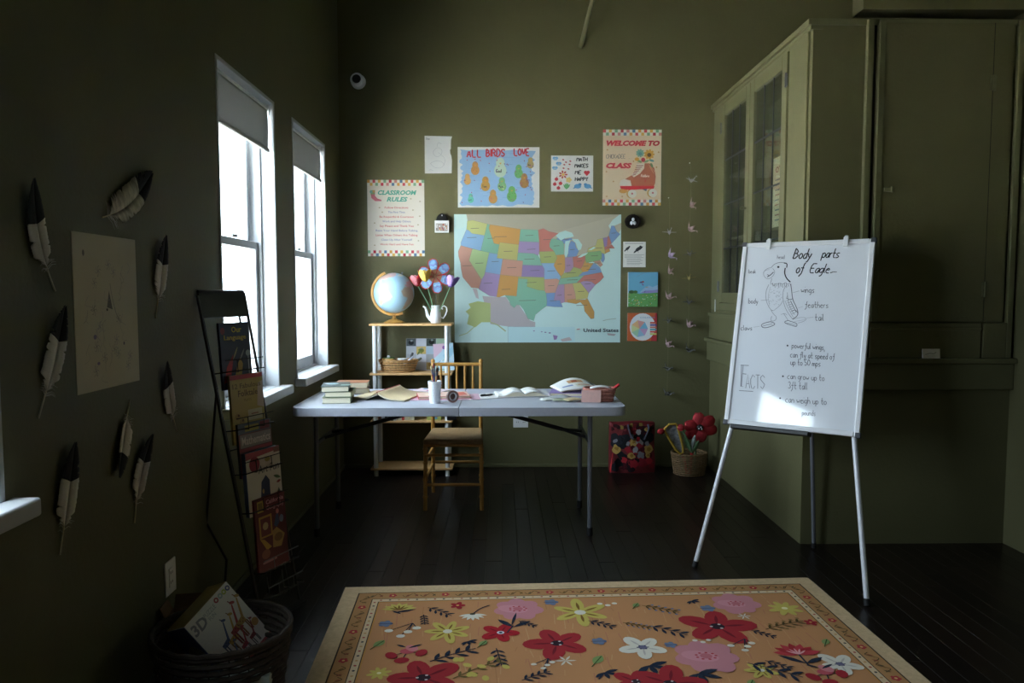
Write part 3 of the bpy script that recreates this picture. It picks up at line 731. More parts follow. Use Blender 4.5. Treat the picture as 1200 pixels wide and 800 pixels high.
# ---- bird nest with eggs
t = thing('bird_nest', 'round dark twig bird nest holding three pale eggs on the wall', 'nest', (.99, YB, 1.88), BACKROT)
b = MB()
for k in range(46):
    a0 = random.uniform(0, 2 * PI); rr = random.uniform(.035, .062); zz = random.uniform(.006, .04)
    b.tube([(rr * math.cos(a0 + q * .35), rr * .88 * math.sin(a0 + q * .35), max(.003, zz + .006 * math.sin(q * 2 + a0))) for q in range(7)], .0028, 5)
b.lathe([(.001, .001), (.055, .001), (.06, .02), (.045, .032), (.03, .02), (.001, .012)], 20, sy=.88)
b.build('twigs', mat('nest_twigs', (34, 26, 22), .9, noise=.4, nscale=120), t, smooth=True)
for x, y in ((-.012, -.012), (.012, -.012), (0, .014)): MB().ball((x, y, .034), .012, (1, 1.25, 1)).build('egg', 'ceramic', t, smooth=True)

# ---- little hanging pouch
t = thing('hanging_pouch', 'tiny black hooded pouch with a white picture card, left of the map', 'pouch', (-.448, YB, 1.795), BACKROT)
b = MB(); N = 14
arch = [(-.045, 0)] + [(.045 * -math.cos(PI * k / N), .085 + .058 * math.sin(PI * k / N)) for k in range(N + 1)] + [(.045, 0)]
b.prism(arch, .001, .03); b.build('pouch_body', mat('black_felt', (12, 12, 13), .9), t, bevel=.006)
o = MB().b2((-.055, 0, .030), (.052, .09, .034)).build('picture_card', 'paper', t)
D = Draw(rect_map(190, 370, 470, 620, .107, .09), z0=.0343)
D.rect(215, 430, 445, 590, '#a09890', 1)
random.seed(5)
for k in range(26): D.rect(*(lambda x, y: (x, y, x + 22, y + 26))(random.uniform(215, 420), random.uniform(430, 562)), random.choice(['#9c4444', '#e8e4e4', '#46424c', '#c08a4c', '#d8d4dc', '#6c4c74']), 2)
D.build(o, loc=(-.0015, 0, 0))
MB().cyl((.0, .128, .03), (.0, .128, .036), .005).build('pin', 'plastic', t)

# ---- wall camera
t = thing('security_camera', 'small round white camera with black lens high by the corner', 'camera', (-1.065, YB, 2.91), BACKROT)
MB().lathe([(.02, .0005), (.055, .0005), (.055, .012), (.05, .02), (.02, .02)], 28).build('base', 'plastic', t, smooth=True)
MB().lathe([(.001, .02), (.046, .02), (.05, .04), (.044, .055), (.034, .06), (.001, .06)], 28, c=(-.004, .006, 0)).build('housing', 'plastic', t, smooth=True)
MB().lathe([(.001, .0605), (.032, .0605), (.028, .07), (.001, .073)], 24, c=(-.004, .006, 0)).build('lens', 'black', t, smooth=True)

# ---- rod bracing out from the wall up to the ceiling
t = tag(MB().cyl((.59, YB - .004, 3.17), (.755, 4.36, 3.93), .017, n=14).build('diagonal_rod', 'trimgreen', smooth=True), 'slim olive rod slanting from the back wall up to the ceiling', 'rod')

# ---- outlets
def outlet(name, label, loc, rot, w_=.115, h_=.12):
    t = thing(name, label, 'outlet', loc, rot)
    MB().b2((-w_ / 2, 0, .0003), (w_ / 2, h_, .006)).build('cover_plate', 'plastic', t, bevel=.002)
    for x in ((-.025, .025) if w_ > .1 else (0,)):
        p = MB().b2((x - .017, h_ / 2 - .035, .006), (x + .017, h_ / 2 + .035, .009)).build('receptacle', 'plastic', t, bevel=.001)
        for sg in (-1, 1): MB().b2((x - .008, h_ / 2 + sg * .018 - .005, .009), (x - .005, h_ / 2 + sg * .018 + .005, .0093)).b2((x + .005, h_ / 2 + sg * .018 - .005, .009), (x + .008, h_ / 2 + sg * .018 + .005, .0093)).build('slot', 'darkgap', p)
outlet('wall_outlet', 'white double outlet plate on the back wall under the table', (.145, YB, .31), BACKROT)
outlet('wall_outlet', 'white outlet plate low on the left wall above the wicker basket', (XL, 2.665, .25), LEFTROT, .085, .125)

# ---- garlands of folded paper cranes
cr_mats = [mat('crane_paper_pink', (154, 128, 128), .8, noise=.25, nscale=90), mat('crane_paper_grey', (150, 148, 152), .8, noise=.2, nscale=90), mat('crane_paper_dark', (84, 84, 80), .8), mat('crane_paper_lilac', (160, 142, 170), .8, noise=.25, nscale=90), mat('crane_paper_olive', (138, 124, 74), .8)]
def crane_mesh(nm, folded):
    b = MB(); s = .034
    # body, neck with beak, tail, two wings; every sheet is a thin folded wedge
    def wedge(a, c, d, th):
        a, c, d = Vector(a), Vector(c), Vector(d); n = (c - a).cross(d - a).normalized() * th
        b._add([a + n, c + n, d + n, a - n, c - n, d - n], [(0, 1, 2), (5, 4, 3), (0, 3, 4, 1), (1, 4, 5, 2), (2, 5, 3, 0)])
    k = .3 if folded else 1.0
    b._add([Vector(p) * s for p in ((0, -.5, 0), (.28, 0, .1), (0, .5, 0), (-.28, 0, .1), (0, 0, .55), (0, 0, -.25))], [(0, 1, 4), (1, 2, 4), (2, 3, 4), (3, 0, 4), (1, 0, 5), (2, 1, 5), (3, 2, 5), (0, 3, 5)])
    wedge((0, -.45 * s, 0), (0, -.1 * s, .15 * s), (0, -1.0 * s, .95 * s), .0012); wedge((0, -1.0 * s, .95 * s), (0, -.85 * s, .75 * s), (0, -1.3 * s, .7 * s), .0012)
    wedge((0, .45 * s, 0), (0, .1 * s, .15 * s), (0, 1.15 * s, .9 * s), .0012)
    for sg in (-1, 1):
        wedge((sg * .1 * s, -.4 * s, .2 * s), (sg * .1 * s, .4 * s, .2 * s), (sg * (1.25 * k) * s, 0, (.25 if not folded else 1.1) * s), .0011)
    me = bpy.data.meshes.new(nm); bmesh.ops.recalc_face_normals(b.bm, faces=b.bm.faces[:]); b.bm.to_mesh(me); b.bm.free(); return me
random.seed(11)
def garland(x, ztop, zs, label, kinds):
    t = thing('crane_garland', label, 'garland', (x, YB - .05, ztop), 0, 'paper crane garlands')
    MB().tube([(0, .048, 0), (0, .015, -.03), (0, 0, -.1)] + [(.002 * math.sin(z * 9), 0, z - ztop) for z in sorted(zs, reverse=True)] + [(0, 0, min(zs) - ztop - .02)], .0005, 5).build('string', mat('thread', (150, 148, 118), .8), t)
    MB().cyl((0, .042, 0), (0, .05, 0), .004).build('pin', 'plastic', t)
    for z, (f, c, ry, rx) in zip(zs, kinds):
        me = crane_mesh('crane', f); me.materials.append(cr_mats[c])
        o = bpy.data.objects.new('crane', me); COL.objects.link(o); o.parent = t; o.location = (random.uniform(-.004, .004), 0, z - ztop)
        o.rotation_euler = (R(rx), R(random.uniform(-12, 12)), R(ry)); o.scale = (1.3,) * 3
z_of = lambda ys: [1.35 - (y - 342) / 870 * 5.6 * 1.003 for y in ys]
garland(1.262, 2.06, z_of((274, 300, 319, 349, 377, 405, 433, 463)), 'shorter left garland of small folded paper cranes on a thread',
        [(0, 1, 5, 0), (1, 3, 60, 60), (1, 0, 20, 50), (1, 0, 70, 30), (0, 2, 8, 10), (1, 0, 40, 40), (0, 2, 30, 20), (0, 2, 50, 20)])
garland(1.418, 2.32, z_of((214, 242, 270, 299, 327, 355, 382, 411)), 'longer right garland of small folded paper cranes beside the cupboard',
        [(0, 1, 25, 5), (1, 0, 30, 60), (1, 0, 50, 50), (0, 2, 8, 10), (0, 4, 4, 0), (0, 2, 12, 20), (1, 0, 40, 30), (0, 2, 40, 30)])

# ================================================================== folding table
TZ = .735
tb = thing('folding_table', 'long grey plastic folding table with dark steel legs', 'table', (-.228, 4.315, 0))
TW, TD = 1.80, .77
def half_top(x0, x1, rl, rr):
    P = []
    for (cx, cy, a0, r) in ((x1, TD / 2, 0, rr), (x0, TD / 2, 90, rl), (x0, -TD / 2, 180, rl), (x1, -TD / 2, 270, rr)):
        for k in range(6):
            a = R(a0 + 18 * k); sx = 1 if cx == x1 else -1; sy = 1 if cy > 0 else -1
            P.append((cx - sx * r + r * math.cos(a), cy - sy * r + r * math.sin(a)))
    return P
for x0, x1, rl, rr in ((-TW / 2, -.0015, .07, .003), (.0015, TW / 2, .003, .07)):
    MB().prism(half_top(x0, x1, rl, rr), TZ - .048, TZ).build('table_top', 'greyplastic', tb, bevel=.01, seg=3, smooth=True)
MB().box((-.04, -TD / 2 + .012, TZ - .058), (.05, .02, .02)).build('fold_latch', 'black', tb, bevel=.003)
for sg in (-1, 1):
    X = .716 if sg > 0 else -.795
    f = MB()
    lg = []
    for y in (-.27, .27):
        yy = y
        l = MB().tube([(X, yy * .93, TZ - .05), (X, yy, .03)], .0135, 12).build('leg', 'steel', tb, smooth=True)
        MB().cyl((X, yy, 0), (X, yy, .045), .0165).build('foot_cap', 'rubber', l, smooth=True)
    MB().cyl((X, -.25, TZ - .06), (X, .25, TZ - .06), .0115).cyl((X, -.258, .515), (X, .258, .515), .0115).build('cross_bar', 'darksteel', tb, smooth=True)
    MB().cyl((X - sg * .62, 0, TZ - .055), (X - sg * .13, 0, .545), .012).cyl((X - sg * .13, 0, .545), (X, -.10, .515), .009).cyl((X - sg * .13, 0, .545), (X, .10, .515), .009).build('brace', 'darksteel', tb, smooth=True)

# ================================================================== gold chair
ch = thing('spindle_chair', 'gold bamboo-style spindle back chair behind the table', 'chair', (-.30, 4.53, 0))
fw, bw, dp = .175, .16, .385      # half widths front/back, depth
SZ = .435
def ringed(p0, p1, r, rings):
    b = MB().cyl(p0, p1, r, n=12); p0, p1 = Vector(p0), Vector(p1); d = (p1 - p0).normalized()
    for t_ in rings:
        c = p0.lerp(p1, t_); b.cyl(c - d * .006, c + d * .006, r * 1.28, n=12)
    return b
for sg in (-1, 1):
    ringed((sg * fw, 0, 0), (sg * fw * .985, .01, SZ - .01), .0125, (.2, .45, .7, .9)).build('leg', 'bamboo', ch, smooth=True)
    b = MB().tube([(sg * bw * 1.02, dp + .03, 0), (sg * bw, dp, SZ * .7), (sg * bw, dp, SZ), (sg * bw * 1.0, dp + .03, .885)], [.0115, .013, .0125, .0115], 12)
    b.ball((sg * bw, dp + .031, .89), .0145)
    for z in (.12, .3, .55, .7): b.cyl((sg * bw, dp + (.03 - z * .09 if z < .3 else max(0, (z - SZ) * .066)), z - .006), (sg * bw, dp + (.03 - z * .09 if z < .3 else max(0, (z - SZ) * .066)), z + .006), .016)
    b.build('leg', 'bamboo', ch, smooth=True)
MB().prism([(-.185, -.02), (.185, -.02), (.165, .39), (-.165, .39)], SZ - .02, SZ + .012).build('seat', 'cushion', ch, bevel=.012, seg=3, smooth=True)
b = MB(); b.cyl((-fw, .005, SZ - .03), (fw, .005, SZ - .03), .01); b.cyl((-bw, dp, SZ - .03), (bw, dp, SZ - .03), .01)
for sg in (-1, 1): b.cyl((sg * fw, .005, SZ - .03), (sg * bw, dp, SZ - .03), .01)
b.build('seat_frame', 'bamboo', ch, smooth=True)
for z0, z1 in ((.16, .16), (.345, .345)): MB().cyl((-fw, .002, z0), (fw, .002, z1), .0095).build('stretcher', 'bamboo', ch, smooth=True)
for sg in (-1, 1):
    for z in (.19, .30): MB().cyl((sg * fw, .004, z), (sg * bw * 1.01, dp + .015, z + .01), .009).build('stretcher', 'bamboo', ch, smooth=True)
MB().cyl((-bw, dp + .02, .21), (bw, dp + .02, .21), .009).build('stretcher', 'bamboo', ch, smooth=True)
MB().cyl((-bw, dp + .03, .868), (bw, dp + .03, .868), .0115).build('top_rail', 'bamboo', ch, smooth=True)
MB().cyl((-bw, dp + .012, .60), (bw, dp + .012, .60), .0105).build('back_rail', 'bamboo', ch, smooth=True)
for k in range(5):
    x = -bw + 2 * bw * (k + 1) / 6; MB().tube([(x, dp + .013, .60), (x, dp + .03, .868)], .0075, 10).build('spindle', 'bamboo', ch, smooth=True)

# ================================================================== shelf unit
SH = thing('shelf_unit', 'open pine shelf unit with four boards on white round posts', 'shelf', (-.662, 5.50, 0))
SWd, SD = .60, .25
LV = [.045, .395, .745, 1.105]
for z in LV:
    MB().b2((-SWd / 2, -SD / 2, z), (SWd / 2, SD / 2, z + .016)).build('shelf_board', 'pine', SH, bevel=.004)
lv = [0] + LV + []
for sx in (-1, 1):
    for sy in (-1, 1):
        b = MB(); x, y = sx * .262, sy * (SD / 2 - .022)
        for z0, z1 in ((0, LV[0]), (LV[0] + .016, LV[1]), (LV[1] + .016, LV[2]), (LV[2] + .016, LV[3])): b.cyl((x, y, z0), (x, y, z1), .0165, n=16)
        b.build('post', 'white', SH, smooth=True)
ST = 1.121   # top of upper board
# ---- globe
g = thing('globe', 'light blue desk globe on a wooden stand', 'globe', (-.795, 5.50, ST))
MB().lathe([(.001, .0), (.075, .0), (.078, .008), (.06, .016), (.035, .026), (.014, .034), (.012, .052), (.018, .06), (.001, .062)], 28).build('stand', 'bamboo', g, smooth=True)
gc = Vector((0, 0, .222)); gr = .148
ax = Vector((math.sin(R(23)), 0, math.cos(R(23))))
arc = [gc + Vector((math.sin(R(23)) * 0 + .160 * math.cos(a), 0, .160 * math.sin(a))) for a in [R(t_) for t_ in range(-67, -67 - 181, -12)]]
MB().tube([tuple(p) for p in arc], .006, 8, flat=1.8).build('meridian_arm', 'bamboo', g, smooth=True)
CONT = {'#dcc8a0': [(-80, 8), (-70, 12), (-50, 0), (-35, -7), (-40, -22), (-55, -35), (-68, -55), (-75, -45), (-71, -18), (-81, -5)], '#d8b4a8': [(-125, 49), (-95, 50), (-65, 48), (-80, 30), (-82, 25), (-97, 26), (-88, 16), (-80, 8), (-105, 20), (-117, 32)],
        '#d6b8c0': [(-140, 60), (-125, 49), (-95, 50), (-60, 47), (-60, 60), (-80, 70), (-120, 70)], '#c8b0bc': [(-10, 36), (0, 44), (-5, 48), (10, 54), (30, 60), (40, 66), (60, 68), (60, 45), (40, 40), (25, 36)],
        '#b8a89c': [(-17, 15), (-10, 30), (10, 37), (30, 31), (43, 12), (51, 10), (40, -10), (30, -30), (18, -34), (12, -15), (9, 4), (-8, 5)], '#e6e2dc': [(-55, 60), (-20, 70), (-20, 82), (-60, 82)]}
def inpoly(x, y, P):
    c = False
    for (x0, y0), (x1, y1) in zip(P, P[1:] + P[:1]):
        if (y0 > y) != (y1 > y) and x < (x1 - x0) * (y - y0) / (y1 - y0) + x0: c = not c
    return c
V, Fa, Cc = [], [], []; nu, nv = 120, 60
Qg = Matrix.Rotation(R(23), 3, 'Y')
for i in range(nv + 1):
    for j in range(nu):
        la, lo = 90 - 180 * i / nv, -180 + 360 * j / nu
        th = R(lo + 42) - PI / 2
        p = Qg @ Vector((gr * math.cos(R(la)) * math.cos(th), gr * math.cos(R(la)) * math.sin(th), gr * math.sin(R(la)))) + gc
        V.append(tuple(p)); c = '#a9cfe6'
        for k, P in CONT.items():
            if inpoly(lo, la, P): c = k
        Cc.append((*srgb(c), 1))
for i in range(nv):
    for j in range(nu): Fa.append((i * nu + j, (i + 1) * nu + j, (i + 1) * nu + (j + 1) % nu, i * nu + (j + 1) % nu))
me = bpy.data.meshes.new('sphere'); me.from_pydata(V, [], Fa); at = me.attributes.new('Col', 'FLOAT_COLOR', 'POINT'); at.data.foreach_set('color', [v for c in Cc for v in c]); me.update()
link_mesh('sphere', me, 'gloss', g, smooth=True)
MB().cyl(gc + ax * .146, gc + ax * .166, .006).cyl(gc - ax * .146, gc - ax * .166, .006).build('axis_pin', 'steel', g, smooth=True)

# ---- white pitcher
jg = thing('pitcher', 'slim white ceramic pitcher on the top shelf', 'pitcher', (-.487, 5.48, ST))
MB().lathe([(.001, .0), (.034, .0), (.04, .012), (.043, .04), (.038, .075), (.031, .10), (.031, .125), (.034, .130), (.030, .130), (.027, .10), (.033, .07), (.037, .04), (.001, .012)], 28).build('body', 'ceramic', jg, smooth=True)
MB().tube([(-.034, 0, .025), (-.06, 0, .055), (-.068, 0, .09), (-.076, 0, .115), (-.092, 0, .124)], [.016, .012, .009, .008, .006], 10).build('spout', 'ceramic', jg, smooth=True)
MB().tube([(.038, 0, .045), (.055, 0, .035), (.072, 0, .06), (.083, 0, .09), (.08, 0, .115), (.062, 0, .128), (.046, 0, .118), (.046, 0, .106), (.054, 0, .104)], .0048, 8).build('handle', 'ceramic', jg, smooth=True)
# ---- paper flowers in the pitcher
stem = mat('flower_stem', (110, 170, 130), .6); stemdk = mat('wire_stem', (40, 50, 42), .6)
def flower(name, label, tip, base, stemm, col=None):
    t = thing(name, label, 'flower', (jg.location.x + base[0], jg.location.y + base[1], ST + base[2]), 0, 'paper flowers in the white pitcher')
    tip = Vector(tip)
    MB().tube([(0, 0, 0), tuple(tip * .5 + Vector((.004, 0, 0))), tuple(tip)], .0026, 6).build('stem', stemm, t, smooth=True)
    return t, tip
def tulip(name, label, tip, base, cols, s=.066, lean=0):
    t, tp = flower(name, label, tip, base, stem)
    Q = Euler((R(0), R(lean), 0)).to_matrix()
    for k in range(5):
        a = k * 2 * PI / 5 + .5
        def fn(u, v, a=a):
            wv = max(.04, math.sin(PI * min(1, .22 + .76 * v)) ** .8)
            r = .012 + .034 * v ** .55 + .006 * v; aa = a + (u - .5) * 1.7 * wv
            return tp + Q @ Vector((r * math.cos(aa), r * math.sin(aa), s * v * 1.25 - .006))
        MB().grid(fn, 5, 7).build('petal', cols[k % len(cols)], t, smooth=True, thick=.0012)
    MB().ball(tp, .018, (1, 1, .6)).build('calyx', cols[0], t, smooth=True)
mm = lambda n, c: mat(n, c, .7, noise=.12, nscale=90)
tulip('paper_tulip', 'red paper tulip at the left of the white pitcher', (-.125, .005, .235), (-.008, 0, .045), [mm('petal_red', (190, 44, 52)), mm('petal_pink', (206, 130, 140))], lean=-12)
tulip('paper_tulip', 'yellow paper tulip leaning beside the big striped flower', (-.058, -.115, .268), (-.004, 0, .045), [mm('petal_yellow', (208, 168, 60)), mm('petal_gold', (222, 190, 96))], lean=-5)
tulip('paper_tulip', 'purple paper tulip at the right of the white pitcher', (.11, -.118, .228), (.008, 0, .045), [mm('petal_purple', (96, 74, 140)), mm('petal_lilac', (172, 140, 196))], lean=16)
t, tp = flower('paper_daisy', 'big paper flower with six blue petals outlined in red', (.004, -.055, .30), (.0, -.004, .045), stemdk)
mb_, mr_, mk_ = mm('petal_blue', (116, 160, 204)), mm('outline_red', (176, 34, 48)), mm('petal_brown', (150, 108, 82))
for k in range(6):
    a = R(100 + 60 * k); d = Vector((math.cos(a), 0, math.sin(a))); n = Vector((-math.sin(a), 0, math.cos(a)))
    prof = [(.012, 0), (.03, .017), (.06, .031), (.09, .037), (.115, .028), (.126, 0)]
    loop = [tp + d * r + n * w_ + Vector((0, -.004, 0)) for r, w_ in prof] + [tp + d * r - n * w_ + Vector((0, -.004, 0)) for r, w_ in prof[-2:0:-1]]
    def fn(u, v, d=d, n=n):
        r = .012 + .114 * v; w_ = np.interp(r, [p[0] for p in prof], [p[1] for p in prof])
        return tp + d * r + n * w_ * (2 * u - 1) + Vector((0, -.004 + .01 * v * v, 0))
    pe = MB().grid(fn, 4, 8).build('petal', mb_, t, smooth=True, thick=.0014)
    MB().tube([tuple(p) for p in loop], .0032, 6, closed=True).build('outline', mr_, pe, smooth=True)
    MB().grid(lambda u, v, d=d, n=n: tp + d * (.012 + .036 * v) + n * (.006 + .016 * v) * (2 * u - 1) + Vector((0, -.0062, 0)), 2, 3).build('petal_base', mk_, pe, thick=.001)
    for rr in (.062, .078): MB().grid(lambda u, v, d=d, n=n, rr=rr: tp + d * (rr + .006 * v + .004 * math.sin(u * 9)) + n * .024 * (2 * u - 1) + Vector((0, -.0062 + .006 * (rr / .1) ** 2, 0)), 8, 1).build('stripe', mm('petal_stripe', (150, 196, 222)) if rr < .07 else mm('petal_stripe_b', (120, 110, 170)), pe, thick=.001)
MB().ball(tp + Vector((0, -.008, 0)), .014, (1, .5, 1)).build('flower_centre', mk_, t, smooth=True)

# ---- woven basket with odds and ends (second board)
S2 = LV[2] + .016
def weave_basket(t, rx, ry, h, taper, m, rows, ns, rim=.006, strand=None):
    strand = strand or h / rows * .62
    for r_ in range(rows):
        z = h * (r_ + .5) / rows; k = taper + (1 - taper) * (z / h)
        pts = [((rx * k + .0025 * (1 if (q + r_) % 2 else -1)) * math.cos(2 * PI * q / ns), (ry * k + .0025 * (1 if (q + r_) % 2 else -1)) * math.sin(2 * PI * q / ns), z) for q in range(ns)]
        MB().tube(pts, strand * .6, 6, closed=True).build('weaver', m, t, smooth=True)
    b = MB()
    for q in range(0, ns, 2):
        a = 2 * PI * q / ns
        b.tube([(rx * taper * math.cos(a), ry * taper * math.sin(a), .002), (rx * math.cos(a), ry * math.sin(a), h)], .0024, 5)
    o = b.build('stakes', m, t); o['kind'] = 'stuff'
    MB().lathe([(.001, .001), (taper * .99, .001), (taper * .99, .006), (.001, .006)], 32, sx=rx, sy=ry).build('base', m, t)
    MB().tube([(rx * math.cos(2 * PI * q / 40), ry * math.sin(2 * PI * q / 40), h + (.003 if q % 2 else -.001)) for q in range(40)], rim, 8, closed=True).build('rim', m, t, smooth=True)
bk = thing('wicker_basket', 'shallow light wicker basket on the second shelf', 'basket', (-.765, 5.49, S2))
weave_basket(bk, .142, .092, .085, .78, 'wicker', 5, 36, .007)
def small(name, label, cat, mb, m, loc, rot=(0, 0, 0), **k): return tag(mb.build(name, m, None, loc, rot, **k), label, cat)
bx_ = lambda dx, dy, dz: (bk.location.x + dx, bk.location.y + dy, S2 + dz)
t = thing('wooden_toy', 'round wooden game piece with green and red rings in the shelf basket', 'toy', bx_(-.07, 0, .062))
MB().lathe([(.001, 0), (.052, 0), (.056, .02), (.05, .036), (.001, .036)], 24).build('disc', 'bamboo', t, smooth=True)
MB().lathe([(.02, .036), (.044, .036), (.04, .046), (.02, .046)], 24).build('green_ring', mat('toy_green', (88, 108, 60), .6), t, smooth=True)
MB().lathe([(.001, -.008), (.054, -.008), (.054, -.0005), (.001, -.0005)], 24).build('red_ring', 'red', t)
MB().ball((.0, -.02, .05), .012).build('button', 'ceramic', t, smooth=True)
t = thing('tape_roll', 'white and black rolled ribbon in the shelf basket', 'roll', bx_(.03, -.01, .075))
MB().lathe([(.016, 0), (.035, 0), (.036, .024), (.016, .024), (.016, 0)], 24).build('white_roll', 'paper', t, smooth=True)
MB().lathe([(.034, .008), (.0375, .008), (.0375, .016), (.034, .016)], 24).build('black_band', 'black', t)
random.seed(9)
for k, (dx, dz, c, a) in enumerate(((.072, .08, (196, 198, 214), 50), (.10, .08, (64, 66, 72), 25), (.118, .075, (90, 100, 84), 60))):
    t = thing('marker', ('pale lilac', 'charcoal', 'grey green')[k] + ' marker leaning out of the shelf basket', 'marker', bx_(dx - .035, .012 * k - .015, .05), (0, R(a), 0))
    MB().cyl((0, 0, -.0), (0, 0, .07), .008, .0085).build('barrel', mat('marker_' + str(k), c, .4), t, smooth=True)
    MB().cyl((0, 0, .07), (0, 0, .10), .0095, .008).build('cap', mat('marker_cap_' + str(k), tuple(int(v * .8) for v in c), .4), t, smooth=True)
# ---- boards and cards standing on the second shelf
t = tag(MB().b2((-.15, 0, 0), (.15, .24, .006)).build('photo_board', 'greyplastic', None, (-.57, 5.575, S2), (R(84), 0, 0)), 'grey board of small square pictures leaning on the second shelf', 'picture board')
D = Draw(rect_map(490, 135, 860, 630, .30, .24), z0=.0065); random.seed(4)
sw = 92.5
for r_ in range(4):
    for c_ in range(4):
        x, y = 490 + c_ * sw, 135 + r_ * 122
        D.rect(x + 2, y + 2, x + sw - 2, y + 118, [['#50585c', '#c4c8d2', '#4a5450', '#a4bca4'], ['#b8bcc4', '#c8ae6c', '#a8bccc', '#b8b48c'], ['#a8acb4', '#c8ccd8', '#9ca0a4', '#b8bcc8'], ['#8c8c84', '#a8a8b0', '#a08c5c', '#98989c']][r_][c_], 1)
for x, y, c in ((535, 200, '#1c2024'), (725, 190, '#1c2420'), (630, 320, '#6c7030'), (810, 320, '#c89850'), (720, 540, '#8a6c38')):
    D.ell(x, y, 26, 36, c, 2); D.ell(x + 4, y - 30, 12, 14, '#90989c', 3)
D.leaf(590, 400, 640, 280, 22, '#5c6a34', 3); D.leaf(640, 380, 600, 300, 18, '#6c7a3c', 3)
D.build(t)
t = tag(MB().b2((-.075, 0, 0), (.075, .205, .004)).build('picture_card', 'paper', None, (-.428, 5.545, S2), (R(82), R(-4), 0)), 'pale blue and pink picture card leaning at the right end of the shelf', 'card')
D = Draw(rect_map(0, 0, 150, 205, .15, .205), z0=.0043)
D.rect(0, 0, 150, 205, '#b8d4e4', 0); D.poly([(0, 0), (90, 0), (60, 60), (0, 110)], '#d4b8cc', 1); D.poly([(70, 90), (150, 20), (150, 80), (90, 140)], '#9cc8dc', 1); D.ell(80, 30, 12, 14, '#8c5ca0', 2)
for k in range(8): D.leaf(20 + k * 14, 150 - k * 6, 40 + k * 12, 130 - k * 4, 6, ['#c8a0b8', '#6cacc4', '#e8e8ec', '#a8c8b0'][k % 4], 2)
D.rect(8, 190, 120, 196, '#88b090', 2)
D.build(t)
# ---- third board: books and boxes
S3 = LV[1] + .016
def book(name, label, w_, h_, t_, cover, loc, rot, group=None, cat='book', softs=False):
    """lying book: x = width from spine, y = height, z = thickness"""
    o = thing(name, label, cat, loc, rot, group)
    b = MB(); c = .0022
    b.b2((-w_ / 2, -h_ / 2, 0), (w_ / 2, h_ / 2, c)); b.b2((-w_ / 2, -h_ / 2, t_ - c), (w_ / 2, h_ / 2, t_)); b.b2((-w_ / 2, -h_ / 2, c), (-w_ / 2 + c, h_ / 2, t_ - c))
    b.build('cover', cover, o, bevel=.0008)
    MB().b2((-w_ / 2 + c, -h_ / 2 + .004, c), (w_ / 2 - .004, h_ / 2 - .004, t_ - c)).build('pages', 'pages', o)
    return o
cm = lambda n, c: mat('cover_' + n, c, .5, noise=.06, nscale=40)
UP = Matrix(((0, 0, 1), (1, 0, 0), (0, 1, 0)))     # stand upright, spine to the room
xs = -.90
for k, (w_, h_, t_, c, nm) in enumerate(((.10, .13, .018, (110, 70, 66), 'brown'), (.10, .13, .02, (186, 190, 196), 'silver'), (.10, .125, .016, (52, 54, 60), 'black'), (.10, .128, .022, (170, 176, 184), 'grey'), (.1, .12, .016, (60, 62, 66), 'charcoal'), (.10, .125, .02, (190, 194, 200), 'white'))):
    Q = Matrix(((0, 0, 1), (-1, 0, 0), (0, 0, 0)))
    o = book('small_book', nm + ' spined small book standing on the third shelf under the table edge', w_, h_, t_, cm('shelf_' + str(k), c), (xs, 5.44, S3 + h_ / 2 + .0005), Matrix(((0, 0, 1), (1, 0, 0), (0, 1, 0))), 'small books on the third shelf')
    xs += t_ + .003
def printed_box(name, label, size, loc, rz, cols, cat='box'):
    o = tag(MB().b2((-size[0] / 2, -size[1] / 2, 0), (size[0] / 2, size[1] / 2, size[2])).build(name, cm(name + cols[0], srgb8(cols[0])), None, loc, (0, 0, rz), bevel=.002), label, cat)
    D = Draw(lambda x, y: ((x - .5) * size[0], (1 - y) * size[2]), z0=.0004)
    random.seed(len(label))
    for k in range(16): D.ell(random.uniform(.08, .92), random.uniform(.1, .9), random.uniform(.03, .12), random.uniform(.05, .16), random.choice(cols[1:]), 1 + k % 4, 0, 8)
    D.build(o, loc=(0, -size[1] / 2, 0), rot=(R(90), 0, 0)); return o
def srgb8(h): h = h.lstrip('#'); return tuple(int(h[i:i + 2], 16) for i in (0, 2, 4))
printed_box('card_game_box', 'pale printed game box on the third shelf beside the books', (.12, .09, .115), (-.705, 5.45, S3), R(3), ('#c8c4ac', '#b84a44', '#d8cc8c', '#8c9c6c', '#e8e4d8', '#7c6c5c'))
printed_box('picture_box', 'green and yellow picture box at the right end of the third shelf', (.105, .09, .10), (-.495, 5.45, S3), R(-4), ('#a8b060', '#d8c44c', '#5c9cb8', '#6ca05c', '#c87c4c', '#e0dcb0'))

# ================================================================== things lying on the table
tz = TZ
# stack of books at the left end
o = book('hardback_book', 'pale green hardback at the bottom of the table book stack', .155, .21, .034, cm('green1', (92, 104, 74)), (-.925, 4.185, tz), R(186), 'stacked books at the left end of the table')
o = book('hardback_book', 'sage green hardback in the middle of the table book stack', .145, .205, .028, cm('green2', (100, 112, 80)), (-.915, 4.195, tz + .0345), R(184), 'stacked books at the left end of the table')
o = book('hardback_book', 'dark green hardback on top of the table book stack', .15, .205, .031, cm('green3', (46, 64, 58)), (-.94, 4.195, tz + .063), R(189), 'stacked books at the left end of the table')
D = Draw(lambda x, y: (x, y), z0=.0312); D.ell(.02, -.02, .035, .03, '#a8c4cc', 1); D.ell(.05, -.035, .016, .014, '#d8e0e4', 2); D.rect(-.09, .02, -.03, .06, '#8ea49c', 1); D.build(o)
o = book('hardback_book', 'dark red brown hardback under the tan book behind the green stack', .19, .13, .034, cm('brown1', (92, 54, 46)), (-.905, 4.53, tz), R(8), 'stacked books at the left end of the table')
o = book('hardback_book', 'tan brown hardback on top behind the green book stack', .19, .135, .036, cm('brown2', (158, 106, 74)), (-.91, 4.525, tz + .0345), R(4), 'stacked books at the left end of the table')
